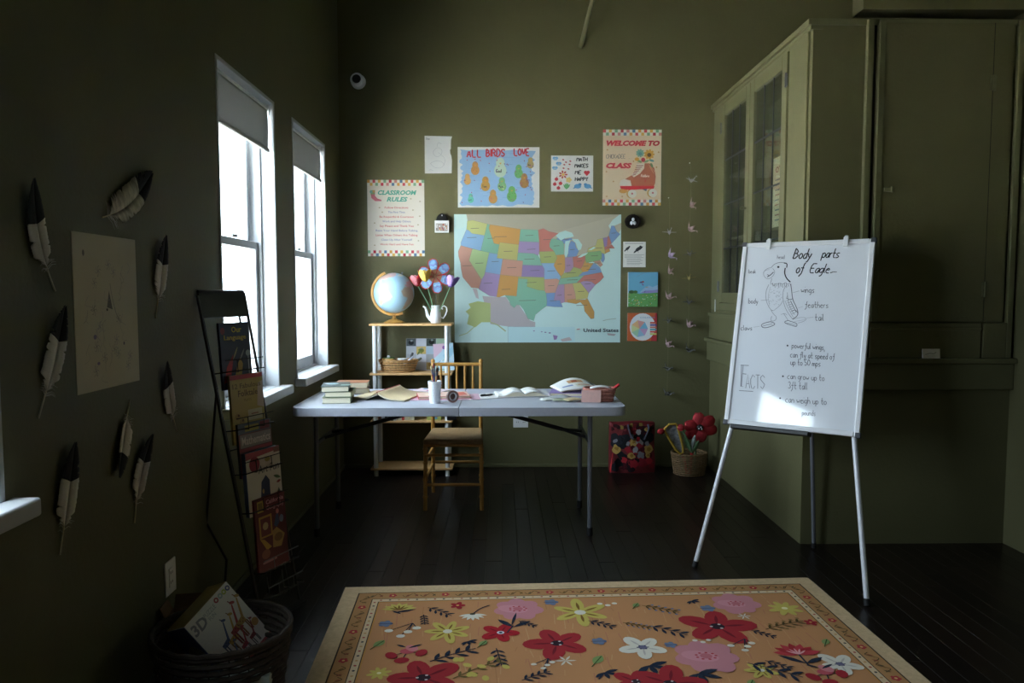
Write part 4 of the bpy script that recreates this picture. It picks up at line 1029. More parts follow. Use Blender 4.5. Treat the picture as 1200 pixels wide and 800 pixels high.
# open book lying face down (spine up)
def face_down(name, label, loc, rz, hw, ln, rise, cover, edge):
    t = thing(name, label, 'book', loc, rz)
    for sg in (-1, 1):
        f = lambda u, v, off=0.0, sg=sg: (sg * (.004 + hw * u), -ln / 2 + ln * v, .006 + rise * math.exp(-u * 3.2) + off)
        MB().grid(lambda u, v: f(u, v), 14, 2).build('cover', cover, t, smooth=True, thick=.0028)
        MB().grid(lambda u, v: (sg * (.004 + hw * u * .97), -ln / 2 + .004 + (ln - .008) * v, .0015 + rise * .86 * math.exp(-u * 3.4)), 14, 2).build('page_block', 'pages', t, smooth=True, thick=.005)
    MB().tube([(0, -ln / 2, .006 + rise), (0, ln / 2, .006 + rise)], .006, 8, flat=.5).build('spine', edge, t, smooth=True)
    return t
face_down('open_book', 'cream covered book lying open face down near the green stack', (-.665, 4.345, tz + .001), R(-14), .165, .34, .042, cm('cream', (206, 186, 148)), cm('spine_red', (160, 46, 52)))
def open_book(name, label, loc, rz, pw_, ph, hgt, m='paper', base=None):
    t = thing(name, label, 'book', loc, rz)
    for sg in (-1, 1):
        f = lambda u, v, sg=sg: (sg * pw_ * u, -ph / 2 + ph * v, .002 + hgt * math.sin(PI * min(1, u * 1.15 + .12)) * (1 - .2 * u))
        MB().grid(f, 14, 2).build('page', m, t, smooth=True, thick=.0016)
        MB().prism([(sg * 0, 0)] + [(sg * pw_ * k / 10, hgt * .92 * math.sin(PI * min(1, k / 10 * 1.15 + .12)) * (1 - .2 * k / 10) + .0005) for k in range(11)] + [(sg * pw_, 0)], -ph / 2 + .002, ph / 2 - .002, lambda x, y, z: (x, z, y)).build('page_block', 'pages', t, smooth=True)
    if base: MB().b2((-pw_ - .004, -ph / 2 - .004, -.0012), (pw_ + .004, ph / 2 + .004, .0004)).build('cover', base, t)
    return t
nb = open_book('open_notebook', 'white notebook lying open in the middle of the table', (.045, 4.40, tz + .0015), R(6), .16, .22, .026, 'paper', 'paper')
pap = tag(MB().b2((-.14, -.10, 0), (.14, .10, .0025)).build('loose_paper', 'paper', None, (-.075, 4.375, tz), (0, 0, R(24))), 'sheets of blank white paper under the dark pen', 'paper')
pap.location = (-.095, 4.355, tz); nb.location = (.125, 4.43, tz + .0045)
t = thing('pen', 'short dark pen lying on the loose white paper', 'pen', (-.085, 4.36, tz + .0085), (0, 0, R(40)))
MB().cyl((-.05, 0, 0), (.03, 0, 0), .0055).build('barrel', 'black', t, smooth=True); MB().cyl((.03, 0, 0), (.055, 0, 0), .0055, .0015).build('tip', 'darksteel', t, smooth=True); MB().b2((-.045, -.0015, .0055), (-.015, .0015, .008)).build('clip', 'steel', t)
# coloured sheets behind the face-down book
random.seed(21)
for k, (x, y, rz, c, w_, h_, nm) in enumerate(((-.60, 4.60, 12, '#cfc4d8', .20, .13, 'lilac'), (-.72, 4.57, -8, '#9cc4d4', .14, .10, 'light blue'), (-.44, 4.60, -20, '#d8c4cc', .2, .14, 'pale pink'))):
    s_ = tag(MB().b2((-w_ / 2, -h_ / 2, 0), (w_ / 2, h_ / 2, .002)).build('craft_sheet', cm('sheet' + str(k), srgb8(c)), None, (x, y, tz + .0022 * k), (0, 0, R(rz))), nm + ' craft sheet lying near the back edge of the table', 'craft sheet')
    D = Draw(lambda x_, y_: (x_, y_), z0=.0022)
    for q in range(5): D.ell(random.uniform(-w_ * .4, w_ * .4), random.uniform(-h_ * .4, h_ * .4), .016, .014, random.choice(['#b05a7c', '#8c7cb0', '#d8d4e0', '#7ca0b8']), 1 + q % 3, 0, 7)
    D.build(s_)
o = book('red_book', 'red edged book with pink cover lying beside the cup', .30, .20, .014, cm('red_edge', (176, 58, 64)), (-.345, 4.335, tz + .003), R(10))
D = Draw(lambda x, y: (x, y), z0=.0142); D.rect(-.148, -.097, .148, .097, '#d8b8a8', 0); D.poly([(.02, -.09), (.14, -.06), (.13, .07), (.04, .05)], '#c86c5c', 1); D.ell(-.06, .0, .05, .06, '#e0ccb4', 1); D.build(o)
o = tag(MB().b2((-.20, -.12, 0), (.20, .12, .0028)).build('pink_folder', cm('pinkfold', (206, 168, 184)), None, (-.33, 4.32, tz), (0, 0, R(5)), bevel=.0008), 'thin pink folder lying under the red edged book', 'folder')
# cup with brushes
t = thing('brush_cup', 'white dotted ceramic cup holding paint brushes on the table', 'cup', (-.372, 4.10, tz))
b = MB().lathe([(.001, 0), (.026, 0), (.028, .004), (.038, .12), (.0385, .123), (.0355, .123), (.026, .01), (.001, .008)], 28).build('cup_body', 'ceramic', t, smooth=True)
dm = MB()
for r_ in range(7):
    for q in range(14):
        a = 2 * PI * (q + .5 * (r_ % 2)) / 14; z = .014 + r_ * .0155; rr = .0285 + (z - .004) / .116 * .0098
        dm.ball((rr * math.cos(a), rr * math.sin(a), z), .0022, n=6)
d_ = dm.build('raised_dots', 'ceramic', t, smooth=True); d_['kind'] = 'stuff'
bc = [((150, 40, 44), 'red'), ((228, 224, 214), 'white'), ((46, 48, 58), 'dark grey'), ((132, 84, 50), 'brown'), ((120, 36, 50), 'maroon'), ((70, 84, 120), 'blue'), ((200, 160, 100), 'tan')]
for k, (c, nm) in enumerate(bc):
    a = k * .9; L = .19 + .012 * (k % 3)
    lx, ly = .30 * math.cos(a), .25 * math.sin(a)
    q = thing('paint_brush', nm + ' handled paint brush in the white cup', 'brush', (-.372 + .012 * -math.cos(a), 4.10 - .012 * math.sin(a), tz + .0105), (R(-ly * 30), R(lx * 32), 0), 'brushes in the white cup')
    MB().tube([(0, 0, 0), (0, 0, L * .4), (0, 0, L * .75)], [.003, .005, .0042], 8).build('handle', cm('brush' + str(k), c), q, smooth=True)
    MB().cyl((0, 0, L * .75), (0, 0, L * .88), .0045).build('ferrule', 'steel', q, smooth=True)
    MB().tube([(0, 0, L * .88), (0, 0, L * .95), (0, 0, L)], [.005, .006, .001], 8).build('bristles', cm('bristle' + str(k), ((60, 44, 36), (190, 170, 130), (110, 40, 40))[k % 3]), q, smooth=True)
# ring of tape on edge
t = thing('tape_ring', 'pinkish brown roll of tape standing on edge beside the cup', 'tape', (-.275, 4.115, tz), (0, 0, R(25)))
MB().lathe([(.022, -.009), (.034, -.009), (.034, .009), (.022, .009), (.022, -.009)], 28).build('tape', mat('tape_brown', (140, 104, 100), .35), t, (0, 0, .0345), (R(90), 0, 0), smooth=True)
MB().lathe([(.019, -.010), (.0218, -.010), (.0218, .010), (.019, .010), (.019, -.010)], 24).build('core', 'ceramic', t, (0, 0, .0345), (R(90), 0, 0), smooth=True)
# magazines at the right
o = book('thick_magazine', 'white paged magazine at the bottom of the pile at the table right', .26, .20, .02, cm('magp', (150, 130, 190)), (.425, 4.44, tz), R(-8))
def bent_mag():
    t = thing('floppy_magazine', 'floppy illustrated magazine sprawled over the pile at the table right', 'magazine', (.47, 4.50, tz + .0215), R(12))
    f = lambda u, v, o=0: (-.15 + .30 * u, -.12 + .24 * v, .004 + o + .05 * math.sin(PI * min(1, u * 1.0)) * (.25 + .75 * v))
    MB().grid(lambda u, v: f(u, v, .004), 14, 8).build('cover', 'paper', t, smooth=True, thick=.001)
    MB().grid(lambda u, v: f(.012 + u * .976, .012 + v * .976), 14, 8).build('pages', 'pages', t, smooth=True, thick=.0055)
    D = Draw(lambda x, y: (x, y), z0=0)
    def patch(u0, v0, u1, v1, col, l):
        n = 6
        for i in range(n):
            a, c = u0 + (u1 - u0) * i / n, u0 + (u1 - u0) * (i + 1) / n
            b0 = len(D.V)
            for (uu, vv) in ((a, v0), (c, v0), (c, v1), (a, v1)):
                D.V.append(f(uu, vv, .0052 + .0003 * l)); D.C.append((*srgb(col), 1))
            D.F.append((b0, b0 + 1, b0 + 2, b0 + 3))
    patch(.3, .55, .62, .8, '#c8a078', 0); patch(.38, .6, .5, .76, '#a85c3c', 1); patch(.12, .3, .34, .42, '#8c9cc0', 0); patch(.4, .2, .75, .45, '#d8d8c8', 0); patch(.45, .34, .7, .4, '#c87c5c', 1); patch(.74, .1, .97, .9, '#6c6c68', 0); patch(.8, .2, .92, .6, '#a8a8a4', 1)
    D.build(t)
bent_mag()
# card scraps
random.seed(31)
for k, (x, y, rz, c, nm) in enumerate(((.275, 4.20, 18, '#d8dcd8', 'white'), (.345, 4.155, -12, '#98a088', 'green edged'), (.405, 4.15, 25, '#c8b890', 'tan'), (.335, 4.235, -30, '#aeb4b8', 'grey'))):
    s_ = tag(MB().grid(lambda u, v: (-.055 + .11 * u, -.032 + .064 * v, .003 + .012 * u * (1 - u) * 2 * (.3 + v)), 8, 3).build('loose_card', cm('scrap' + str(k), srgb8(c)), None, (x, y, tz + .0035 * k), (0, 0, R(rz)), smooth=True, thick=.0015), nm + ' loose card in the scatter before the pink basket', 'card')
# pink basket with handle end
t = thing('pink_basket', 'small pink woven basket at the right corner of the table', 'basket', (.552, 4.17, tz), (0, 0, R(-4)))
pk = mat('pink_card', (232, 186, 176), .7, noise=.05, nscale=60); wv = mat('pink_weave', (176, 112, 98), .7, noise=.4, nscale=110)
b = MB(); n = 24
for z, k in ((.002, .86), (.02, .9), (.04, .95), (.06, 1.0)): b.tube([(.085 * k * math.copysign(abs(math.cos(2 * PI * q / 32)) ** .6, math.cos(2 * PI * q / 32)), .062 * k * math.copysign(abs(math.sin(2 * PI * q / 32)) ** .6, math.sin(2 * PI * q / 32)), z + .008) for q in range(32)], .0095, 8, closed=True)
b.b2((-.07, -.05, .001), (.07, .05, .006)); b.build('woven_body', wv, t, smooth=True)
MB().b2((-.103, -.079, .002), (.005, -.076, .07)).build('label_card', pk, t)
MB().tube([(.075, .0, .068), (.092, 0, .078), (.112, 0, .095)], [.007, .009, .008], 10).build('handle', 'red', t, smooth=True)
tag(MB().grid(lambda u, v: (-.06 + .12 * u, -.045 + .08 * v, .072 + .012 * math.sin(u * 3)), 6, 4).build('folded_tissue', 'paper', None, (.56, 4.175, tz), (0, 0, R(-6)), smooth=True, thick=.002), 'white folded paper resting on the pink basket', 'paper')

# ================================================================== left wall: feathers and drawing
random.seed(17)
fv = mat('feather_white', (196, 192, 182), .9, noise=.12, nscale=80, stretch=(1, 14, 1)); fb = mat('feather_black', (16, 15, 15), .85); fq = mat('quill', (206, 196, 164), .5)
fbar = mat('feather_barred', (178, 172, 156), .9, noise=.45, nscale=22, stretch=(1, 3, 1))
def feather(label, tip, base, wid, bend, blk=.62, vm=fv, down=.24, up=.012):
    d = Vector((tip[0] - base[0], tip[1] - base[1], 0)); L = d.length; ang = math.atan2(-d.x, d.y)
    t = thing('feather', label, 'feather', (XL, base[0], base[1]), Matrix.Rotation(R(90), 3, 'Z') @ Matrix.Rotation(R(90), 3, 'X') @ Matrix.Rotation(ang, 3, 'Z'), 'feathers on the left wall')
    cx = lambda s: bend * math.sin(PI * s) * L
    cz = lambda s: .004 + up * (1.2 * s * s)
    MB().tube([(cx(s / 12), L * s / 12, cz(s / 12)) for s in range(12)], [.0024 * (1 - .8 * s / 12) for s in range(12)], 6).build('quill', fq, t, smooth=True)
    prof = lambda s: wid / 2 * min(1, ((s - down) / .12 + .25)) ** .7 * (1 - max(0, (s - .58) / .42) ** 1.9)
    def part(nm, m, s0, s1):
        b = MB()
        for side in (-1, 1):
            N = 30; k = .62 if side > 0 else 1.0
            rows = []
            for i in range(N + 1):
                s = s0 + (s1 - s0) * i / N
                w_ = prof(s) * k * (1 + random.uniform(-.05, .04)) * 1.2
                if s0 < .4 and i < 5: w_ *= random.uniform(.55, 1.15)
                if random.random() < .06: w_ *= .72
                s2 = min(1.0, s + .055 * (1 - s * .6))
                A = Vector((cx(s), L * s, cz(s) + .0012)); Bv = Vector((cx(s2) + side * w_, L * s2, cz(s2) + .0035 + .12 * w_ * (1 if side > 0 else -.02)))
                rows.append([A.lerp(Bv, q / 3) + Vector((0, 0, .06 * w_ * math.sin(PI * q / 3))) for q in range(4)])
            V = [[b.bm.verts.new(p) for p in r_] for r_ in rows]
            for i in range(N):
                for q in range(3): b.bm.faces.new((V[i][q], V[i + 1][q], V[i + 1][q + 1], V[i][q + 1]))
        b.build(nm, m, t, smooth=True, thick=.0007)
    part('vane', vm, down, blk); part('dark_tip', fb, blk, .985)
    # downy tufts at the base
    b = MB()
    for k in range(14):
        s = down - .05 + .09 * random.random(); sg = random.choice((-1, 1)); l = wid * random.uniform(.25, .5)
        b.tube([(cx(s), L * s, cz(s)), (cx(s) + sg * l * .6, L * (s + .03), cz(s) + .004), (cx(s) + sg * l, L * (s + .02), cz(s) + .006)], [.0009, .0007, .0003], 4)
    o = b.build('down', fv, t); o['kind'] = 'stuff'
feather('black tipped white feather at the far upper left of the wall', (1.936, 1.641), (2.035, 1.352), .075, -.06)
feather('broad curved feather with barred vane above the pencil drawing', (2.57, 1.755), (2.287, 1.575), .105, .10, .68, fbar, .12, .02)
feather('slim black tipped feather right of the pencil drawing top', (2.68, 1.553), (2.614, 1.258), .082, .03, .64)
feather('long feather left of the pencil drawing with a ragged black tip', (2.052, 1.313), (1.939, 1.021), .082, .05, .68)
feather('feather right of the drawing with tufted base and short dark tip', (2.656, 1.104), (2.755, .833), .08, -.04, .66)
feather('feather hanging upside down below the pencil drawing, black tip lowest', (2.301, .771), (2.418, 1.0), .078, .0, .68)
feather('lowest long feather pointing straight up near the window sill', (2.074, .932), (2.006, .632), .085, .03, .64)
feather('feather leaning right under the drawing above the outlet', (2.531, .866), (2.418, .59), .085, -.05, .66)

dr = sheet('pencil_drawing', 'tall cream sheet with a faint pencil drawing pinned among feathers', 'drawing', .365, .467, (XL, 2.308, 1.055), LEFTROT, mat('drawing_paper', (206, 200, 178), .85, noise=.04, nscale=6), .0015)
D = Draw(rect_map(0, 0, 100, 128, .365, .467), z0=.0017); g1, g2 = '#8e8a84', '#9c98a0'
D.poly([(52, 46), (57, 62), (48, 60)], '#7c7872', 2); D.line([(54, 40), (56, 50), (62, 66), (70, 74)], .7, g1, 3, 2)
for cx, cy in ((30, 40), (52, 24), (36, 30), (60, 30), (28, 62), (36, 76), (30, 92), (66, 70), (62, 88), (64, 100), (42, 102), (28, 112), (80, 112), (84, 104), (58, 96)):
    for k in range(6): a = k * 1.05 + cx; D.line([(cx, cy), (cx + 3.2 * math.cos(a), cy + 3.6 * math.sin(a)), (cx + 4.4 * math.cos(a + .5), cy + 4.8 * math.sin(a + .5))], .45, random.choice((g1, g2)), 2, 1)
for k in range(30):
    x, y = random.uniform(16, 84), random.uniform(20, 118); D.line([(x, y), (x + random.uniform(-7, 7), y + random.uniform(2, 9)), (x + random.uniform(-8, 8), y + random.uniform(6, 13))], .35, random.choice((g1, g2, '#a8a49c')), 2, 1)
D.ell(15, 16, 1.6, 2.6, '#7c7872', 3); D.ell(74, 92, 1.2, 1.6, '#6c6874', 3); D.ell(48, 62, 1.4, 1.2, '#605c58', 3); D.ell(28, 84, 2.6, 2, '#8c84a0', 3); D.ell(32, 106, 2.2, 1.4, '#8c80a0', 3)
D.build(dr)

# ================================================================== wire book rack
RK = thing('book_rack', 'tall black wire book rack leaning by the first window', 'book rack', (-.885, 3.172, 0), R(66))
tl = R(8.5)
def rp(u, v, o=0.0): return (u, v * math.sin(tl) - o * math.cos(tl), v * math.cos(tl) + o * math.sin(tl))   # point on the leaning front plane, o = out toward the room
uc = lambda v: -.117 - .085 * v / 1.37
for sg in (-1, 1):
    MB().tube([rp(uc(0) + sg * .118, .012), rp(uc(1.37) + sg * .128, 1.35)], .006, 8).build('rail', 'black', RK, smooth=True)
    MB().tube([rp(uc(.05) + sg * .09, .05, -.02), rp(uc(1.37) + sg * .10, 1.33, -.02)], .004, 8).build('inner_wire', 'black', RK, smooth=True)
    MB().tube([rp(uc(1.0) + sg * .11, .98, -.006), (uc(.4) + sg * .13, .245, .40), (uc(0) + sg * .135, .16, .25), (uc(0) + sg * .135, .19, .004)], .005, 8).build('rear_leg', 'black', RK, smooth=True)
hd = MB(); hd.prism([(-.132, 0), (.132, 0), (.128, .10), (.118, .112), (-.118, .112), (-.128, .10)], -.004, .004, lambda x, y, z: rp(uc(1.3) + x, 1.26 + y, z))
hd.build('header_panel', 'black', RK, bevel=.002)
MB().tube([rp(uc(1.37) - .122, 1.366), rp(uc(1.37) + .122, 1.366)], .007, 8).build('top_bar', 'black', RK, smooth=True)
MB().b2((uc(0) - .13, -.035, 0), (uc(0) + .13, .0, .012)).build('foot_bar', 'black', RK, bevel=.003)
TOPS = [1.235, 1.02, .82, .70, .505]; WID = [.165, .185, .19, .20, .18]; HT = [.27, .28, .22, .26, .305]; OFF = [-.012, .0, .005, .008, .002]
for k, v in enumerate([1.235 - .20, .80, .62, .46, .21, .10]):
    c = uc(v)
    p = MB().tube([rp(c - .112, v, 0), rp(c - .112, v, .045), rp(c - .105, v, .055), rp(c + .105, v, .055), rp(c + .112, v, .045), rp(c + .112, v, 0)], .0028, 6).build('pocket_wire', 'black', RK, smooth=True)
    b_ = [MB().tube([rp(c + x, v + .07, .0), rp(c + x, v - .005, .0), rp(c + x, v - .005, .055), rp(c + x, v + .045, .058)], .0018, 5).build('pocket_rib', 'steel' if k > 3 else 'black', p, smooth=True) for x in (-.045, .045)]
    MB().tube([rp(c - .105, v + .045, .058), rp(c + .105, v + .045, .058)], .002, 5).build('pocket_lip', 'steel' if k > 3 else 'black', p, smooth=True)
MB().tube([rp(uc(.7) - .115, .72, -.004), rp(uc(.7) + .115, .72, -.004)], .003, 6).build('cross_wire', 'black', RK, smooth=True)
Mrk = Matrix.Rotation(R(66), 4, 'Z')
def rack_book(name, label, k, spine, draw_fn, bg, t_=.012, yaw=0):
    w_, h_ = WID[k], HT[k]; v0 = TOPS[k] - h_
    fwd0, fwd1 = .006, .006 + .022 * h_ / .27
    org = Vector(rp(uc(v0 + h_ / 2) + OFF[k], v0, fwd0)); top = Vector(rp(uc(v0 + h_ / 2) + OFF[k], v0 + h_, fwd1))
    up_ = (top - org).normalized(); xa = Vector((1, 0, 0)); nn = xa.cross(up_).normalized()
    Q = Matrix((xa, up_, nn)).transposed()
    Mw = Matrix.Rotation(R(66), 3, 'Z')
    o = thing(name, label, 'book', Vector(RK.location) + Mw @ org, Mw @ Q, 'books in the wire rack')
    b = MB().b2((-w_ / 2, 0, 0), (w_ / 2, h_, .0015)); b.b2((-w_ / 2, 0, t_ - .0015), (w_ / 2, h_, t_)); b.b2((-w_ / 2, 0, .0015), (-w_ / 2 + .002, h_, t_ - .0015))
    b.build('cover', cm(name, spine), o, bevel=.0006); MB().b2((-w_ / 2 + .002, .003, .0015), (w_ / 2 - .003, h_ - .003, t_ - .0015)).build('pages', 'pages', o)
    D = Draw(rect_map(0, 0, 100, 100 * h_ / w_, w_, h_), z0=t_ + .0003); D.rect(0, 0, 100, 100 * h_ / w_, bg, 0)
    draw_fn(D); D.build(o, 'gloss')
def d1(D):
    D.text('Our', 56, 24, 14, '#d8c040', 3, .02); D.text('Language', 50, 42, 12, '#d8b83c', 3, .02, width=74)
    D.ell(10, 20, 7, 9, '#7a3040', 2); D.poly([(4, 148), (16, 108), (40, 78), (36, 100), (26, 140)], '#9c2c34', 2); D.poly([(36, 148), (50, 108), (62, 88), (70, 104), (60, 148)], '#b49a44', 2)
    D.leaf(38, 92, 56, 60, 5, '#b8b490', 3); D.leaf(60, 96, 78, 66, 5, '#8c9098', 3); D.line([(90, 148), (90, 84)], 3, '#a8b0bc', 3); D.ell(90, 78, 8, 8, '#98a4b4', 3)
def d2(D):
    D.rect(0, 0, 100, 10, '#b03038', 1); D.text('12 Fabulous', 50, 30, 11, '#6c5a2c', 3, .01, width=86); D.text('Folktale', 52, 48, 14, '#5c4824', 3, .012, width=60); D.text('PLAYS', 50, 60, 6, '#7a6a38', 3)
    D.rect(48, 80, 92, 104, '#cfc8a8', 2); D.rect(48, 108, 92, 130, '#cfc8a8', 2); D.line([(58, 90), (80, 90)], 2, '#a05040', 3); D.line([(58, 118), (80, 118)], 2, '#a05040', 3)
    D.poly([(84, 24), (100, 18), (100, 80), (78, 74)], '#c8b4a4', 2)
    for x, y in ((16, 92), (28, 104), (14, 118), (34, 126)): D.ell(x, y, 8, 7, '#a88c4c', 2); D.ell(x + 3, y - 3, 3, 3, '#6c4c2c', 3)
def d3(D):
    D.rect(0, 0, 100, 22, '#5c6470', 1); D.rect(20, 5, 62, 18, '#b0a04c', 2); D.rect(66, 2, 96, 20, '#803840', 2); D.rect(4, 24, 98, 52, '#948c88', 1); D.text('Mathematics', 52, 46, 18, '#dcd0c8', 3, .015, width=86)
    D.rect(0, 54, 100, 60, '#a83840', 1); D.poly([(20, 66), (60, 60), (96, 64), (96, 74), (30, 76)], '#6c7c70', 2); D.ell(60, 92, 30, 16, '#8c4438', 2); D.ell(60, 94, 18, 9, '#b87850', 3)
def d4(D):
    D.poly([(0, 0), (100, 0), (100, 7), (0, 14)], '#a8484c', 1); D.ell(24, 26, 15, 16, '#9c3038', 2, n=20); D.ell(62, 22, 8, 5, '#b8a860', 2); D.text('Art Fun', 64, 48, 17, '#4c4a50', 3, .0, .12, width=62)
    D.poly([(36, 96), (40, 66), (54, 54), (64, 66), (64, 96), (80, 122), (84, 132), (14, 132), (18, 112)], '#343a58', 2); D.leaf(76, 60, 98, 68, 7, '#5c7448', 2); D.leaf(84, 76, 98, 74, 6, '#9c4038', 2); D.poly([(80, 124), (84, 98), (90, 88), (96, 100), (96, 130)], '#5c6048', 2)
    D.ell(44, 86, 3, 5, '#b89a60', 3); D.rect(82, 2, 100, 12, '#8c5c4c', 3)
def d5(D):
    D.text('California', 66, 18, 10, '#d8a8b0', 3, .01, width=58); D.text('Geography', 66, 31, 10, '#c8a0a8', 3, .01, width=58)
    D.rect(8, 6, 28, 32, '#b09c44', 2); D.rect(11, 10, 25, 28, '#7c6c34', 3); D.rect(10, 42, 52, 92, '#b08c3c', 2); D.rect(15, 47, 47, 88, '#703034', 3); D.ell(30, 66, 9, 9, '#b8a478', 4)
    D.poly([(10, 92), (24, 96), (46, 118), (30, 122)], '#b8963c', 2); D.poly([(52, 84), (66, 78), (92, 100), (78, 126), (50, 122)], '#a8884c', 2); D.ell(70, 102, 14, 10, '#7c5c34', 3); D.poly([(58, 72), (66, 50), (74, 44), (76, 70), (66, 78)], '#3c5078', 2); D.ell(84, 62, 7, 9, '#6c7c98', 3); D.ell(72, 42, 5, 6, '#c87c74', 3)
    D.ell(26, 130, 14, 11, '#8c5844', 2); D.rect(14, 146, 60, 151, '#a87c80', 2)
rack_book('language_book', 'dark blue Our Language book, topmost in the wire rack', 0, (44, 52, 84), d1, '#2c3450')
rack_book('folktale_book', 'yellow folktale plays book second from top in the wire rack', 1, (176, 156, 84), d2, '#b8a45c')
rack_book('mathematics_book', 'dark Mathematics book in the middle of the wire rack', 2, (64, 66, 74), d3, '#7a4444')
rack_book('art_book', 'white Art Fun book with blue figure in the wire rack', 3, (90, 108, 150), d4, '#d4ccbc', .02)
rack_book('geography_book', 'dark red geography book, lowest in the wire rack', 4, (120, 36, 42), d5, '#62242a')

# ================================================================== basket with boxes, lower left
WB = thing('floor_basket', 'round dark wicker basket on the floor holding game boxes', 'basket', (-.915, 2.375, 0))
weave_basket(WB, .215, .205, .255, .82, 'darkwicker', 11, 44, .009)
# puzzle box tilted in the basket
X = Vector((.38, .82, .43)).normalized(); d_ = Vector((.55, .18, -.81)); d_ = (d_ - X * d_.dot(X)).normalized(); Y = -d_; Z = X.cross(Y)
Qb = Matrix((X, Y, Z)).transposed()
bw_, bh_, bd_ = .20, .25, .12
org = Vector((-1.028, 2.35, .268)) - Y * bh_      # lower left corner of the white face
o = tag(MB().b2((0, 0, -bd_), (bw_, bh_, 0)).build('puzzle_box', mat('box_white', (214, 210, 204), .45), None, org, Qb, bevel=.002), 'white 3D puzzle box with giraffes tilted in the floor basket', 'box')
D = Draw(lambda x, y: (x * bw_ / 100, (1 - y / 121) * bh_), z0=.0004)
D.rect(0, 0, 100, 121, '#dcd8d4', 0); D.text('3D', 18, 26, 18, '#8c8a94', 3, .03, .1); D.text('PUZZLE', 46, 17, 8, '#9c9ca4', 3, .0, width=26); D.text('FUN', 44, 26, 7, '#9c9ca4', 3, width=14)
for x, c in ((66, '#a84450'), (76, '#9cb0b4'), (85, '#a8b458'), (94, '#5c5c88')): D.ell(x, 9, 4.5, 4.5, c, 2); D.ell(x, 9, 2, 2, '#e0dcd4', 3)
def giraffe(x, y, s, c, c2):
    D.line([(x, y), (x + s * .28, y - s * .62)], (s * .1, s * .05), c, 3); D.ell(x + s * .33, y - s * .66, s * .1, s * .05, c, 3, .5); D.line([(x + s * .28, y - s * .7), (x + s * .24, y - s * .8)], s * .03, c2, 3)
    D.poly([(x - s * .34, y - s * .02), (x + s * .06, y - s * .1), (x + s * .06, y + s * .14), (x - s * .32, y + s * .14)], c, 3)
    for dx in (-.3, -.2, .0, .06): D.line([(x + s * dx, y + s * .12), (x + s * (dx + .02), y + s * .5)], s * .045, c2, 3)
    for k in range(5): D.rect(x - s * .3 + k * s * .07, y - s * .02 + (k % 2) * s * .07, x - s * .26 + k * s * .07, y + s * .03 + (k % 2) * s * .07, c2, 4)
for x, y, s, c, c2 in ((38, 70, 44, '#4c5c88', '#343e60'), (52, 74, 48, '#b8964c', '#7c5c34'), (66, 66, 52, '#a84848', '#7c2c34'), (80, 64, 52, '#b08c50', '#8c5c3c'), (58, 96, 36, '#a84048', '#40404c'), (34, 100, 34, '#5c6c94', '#a08c54'), (78, 96, 34, '#8c3c40', '#34343c')): giraffe(x, y, s, c, c2)
D.ell(92, 84, 7, 7, '#b88c54', 3); D.rect(0, 116, 100, 121, '#a84c50', 2)
D.build(o, 'gloss')
MB().b2((-.0012, .001, -bd_ + .001), (-.0002, bh_ - .001, -.001)).build("side_panel", mat("box_blue", (74, 86, 146), .45), o)
MB().lathe([(.001, 0), (.045, 0), (.045, .0006), (.001, .0006)], 24).build('side_emblem', mat('box_emblem', (150, 144, 128), .5, noise=.4, nscale=50), o, (-.0012, bh_ * .5, -bd_ / 2), (0, R(-90), 0))
MB().b2((.001, bh_ + .0002, -bd_ + .001), (bw_ - .001, bh_ + .0012, -.001)).build('top_panel', mat('box_gold', (160, 136, 66), .5, noise=.1, nscale=30), o)
# open brown carton behind it
t = thing('brown_carton', 'open brown cardboard carton standing behind the floor basket by the wall', 'box', (-1.125, 2.615, 0), (0, 0, R(8)))
cb = mat('cardboard', (126, 96, 66), .8, noise=.1, nscale=20)
MB().b2((-.07, -.05, .001), (.07, .05, .005)).b2((-.07, -.05, .005), (-.066, .05, .20)).b2((.066, -.05, .005), (.07, .05, .20)).b2((-.066, -.05, .005), (.066, -.046, .20)).b2((-.066, .046, .005), (.066, .05, .20)).build('carton_walls', cb, t)
MB().box((0, .062, .22), (.13, .004, .05), (R(-30), 0, 0)).build('flap', cb, t)
MB().box((-.078, 0, .218), (.004, .09, .04), (0, R(-25), 0)).build('flap', cb, t)
tag(MB().b2((-.16, -.03, 0), (.14, .03, .14)).build('picture_game_box', mat('game_box_face', (150, 160, 150), .5, noise=.5, nscale=26), None, (-.87, 2.265, .012), (0, 0, R(8)), bevel=.002), 'low printed game box seen through the basket weave', 'box')

# ================================================================== whiteboard easel
LF = Vector((.94, 3.55, 0)); rz = R(-36.2)
EZ = thing('whiteboard_easel', 'whiteboard flip chart easel on three silver legs', 'easel', LF, rz)
ta = R(15)
def bp_(u, v, o=0.0): return (u, v * math.sin(ta) - o * math.cos(ta), v * math.cos(ta) + o * math.sin(ta))
BW, BH, BU, BV = .60, .912, .085, .733
brot = (R(90) - ta, 0, 0)
wb = mat('whiteboard_gloss', (238, 241, 246), .06, coat=.0, spec=.7)
board = MB().b2((0, 0, -.012), (BW, BH, 0)).build('board', wb, EZ, bp_(BU, BV), brot)
for nm, lo, hi in (('frame_rail', (-.012, -.012, -.016), (.012, BH + .012, .006)), ('frame_rail', (BW - .012, -.012, -.016), (BW + .012, BH + .012, .006)), ('frame_rail', (.0125, -.012, -.016), (BW - .0125, .012, .006)), ('frame_rail', (.0125, BH - .012, -.016), (BW - .0125, BH + .012, .006))):
    MB().b2(lo, hi).build(nm, 'plastic', EZ, bp_(BU, BV), brot, bevel=.004)
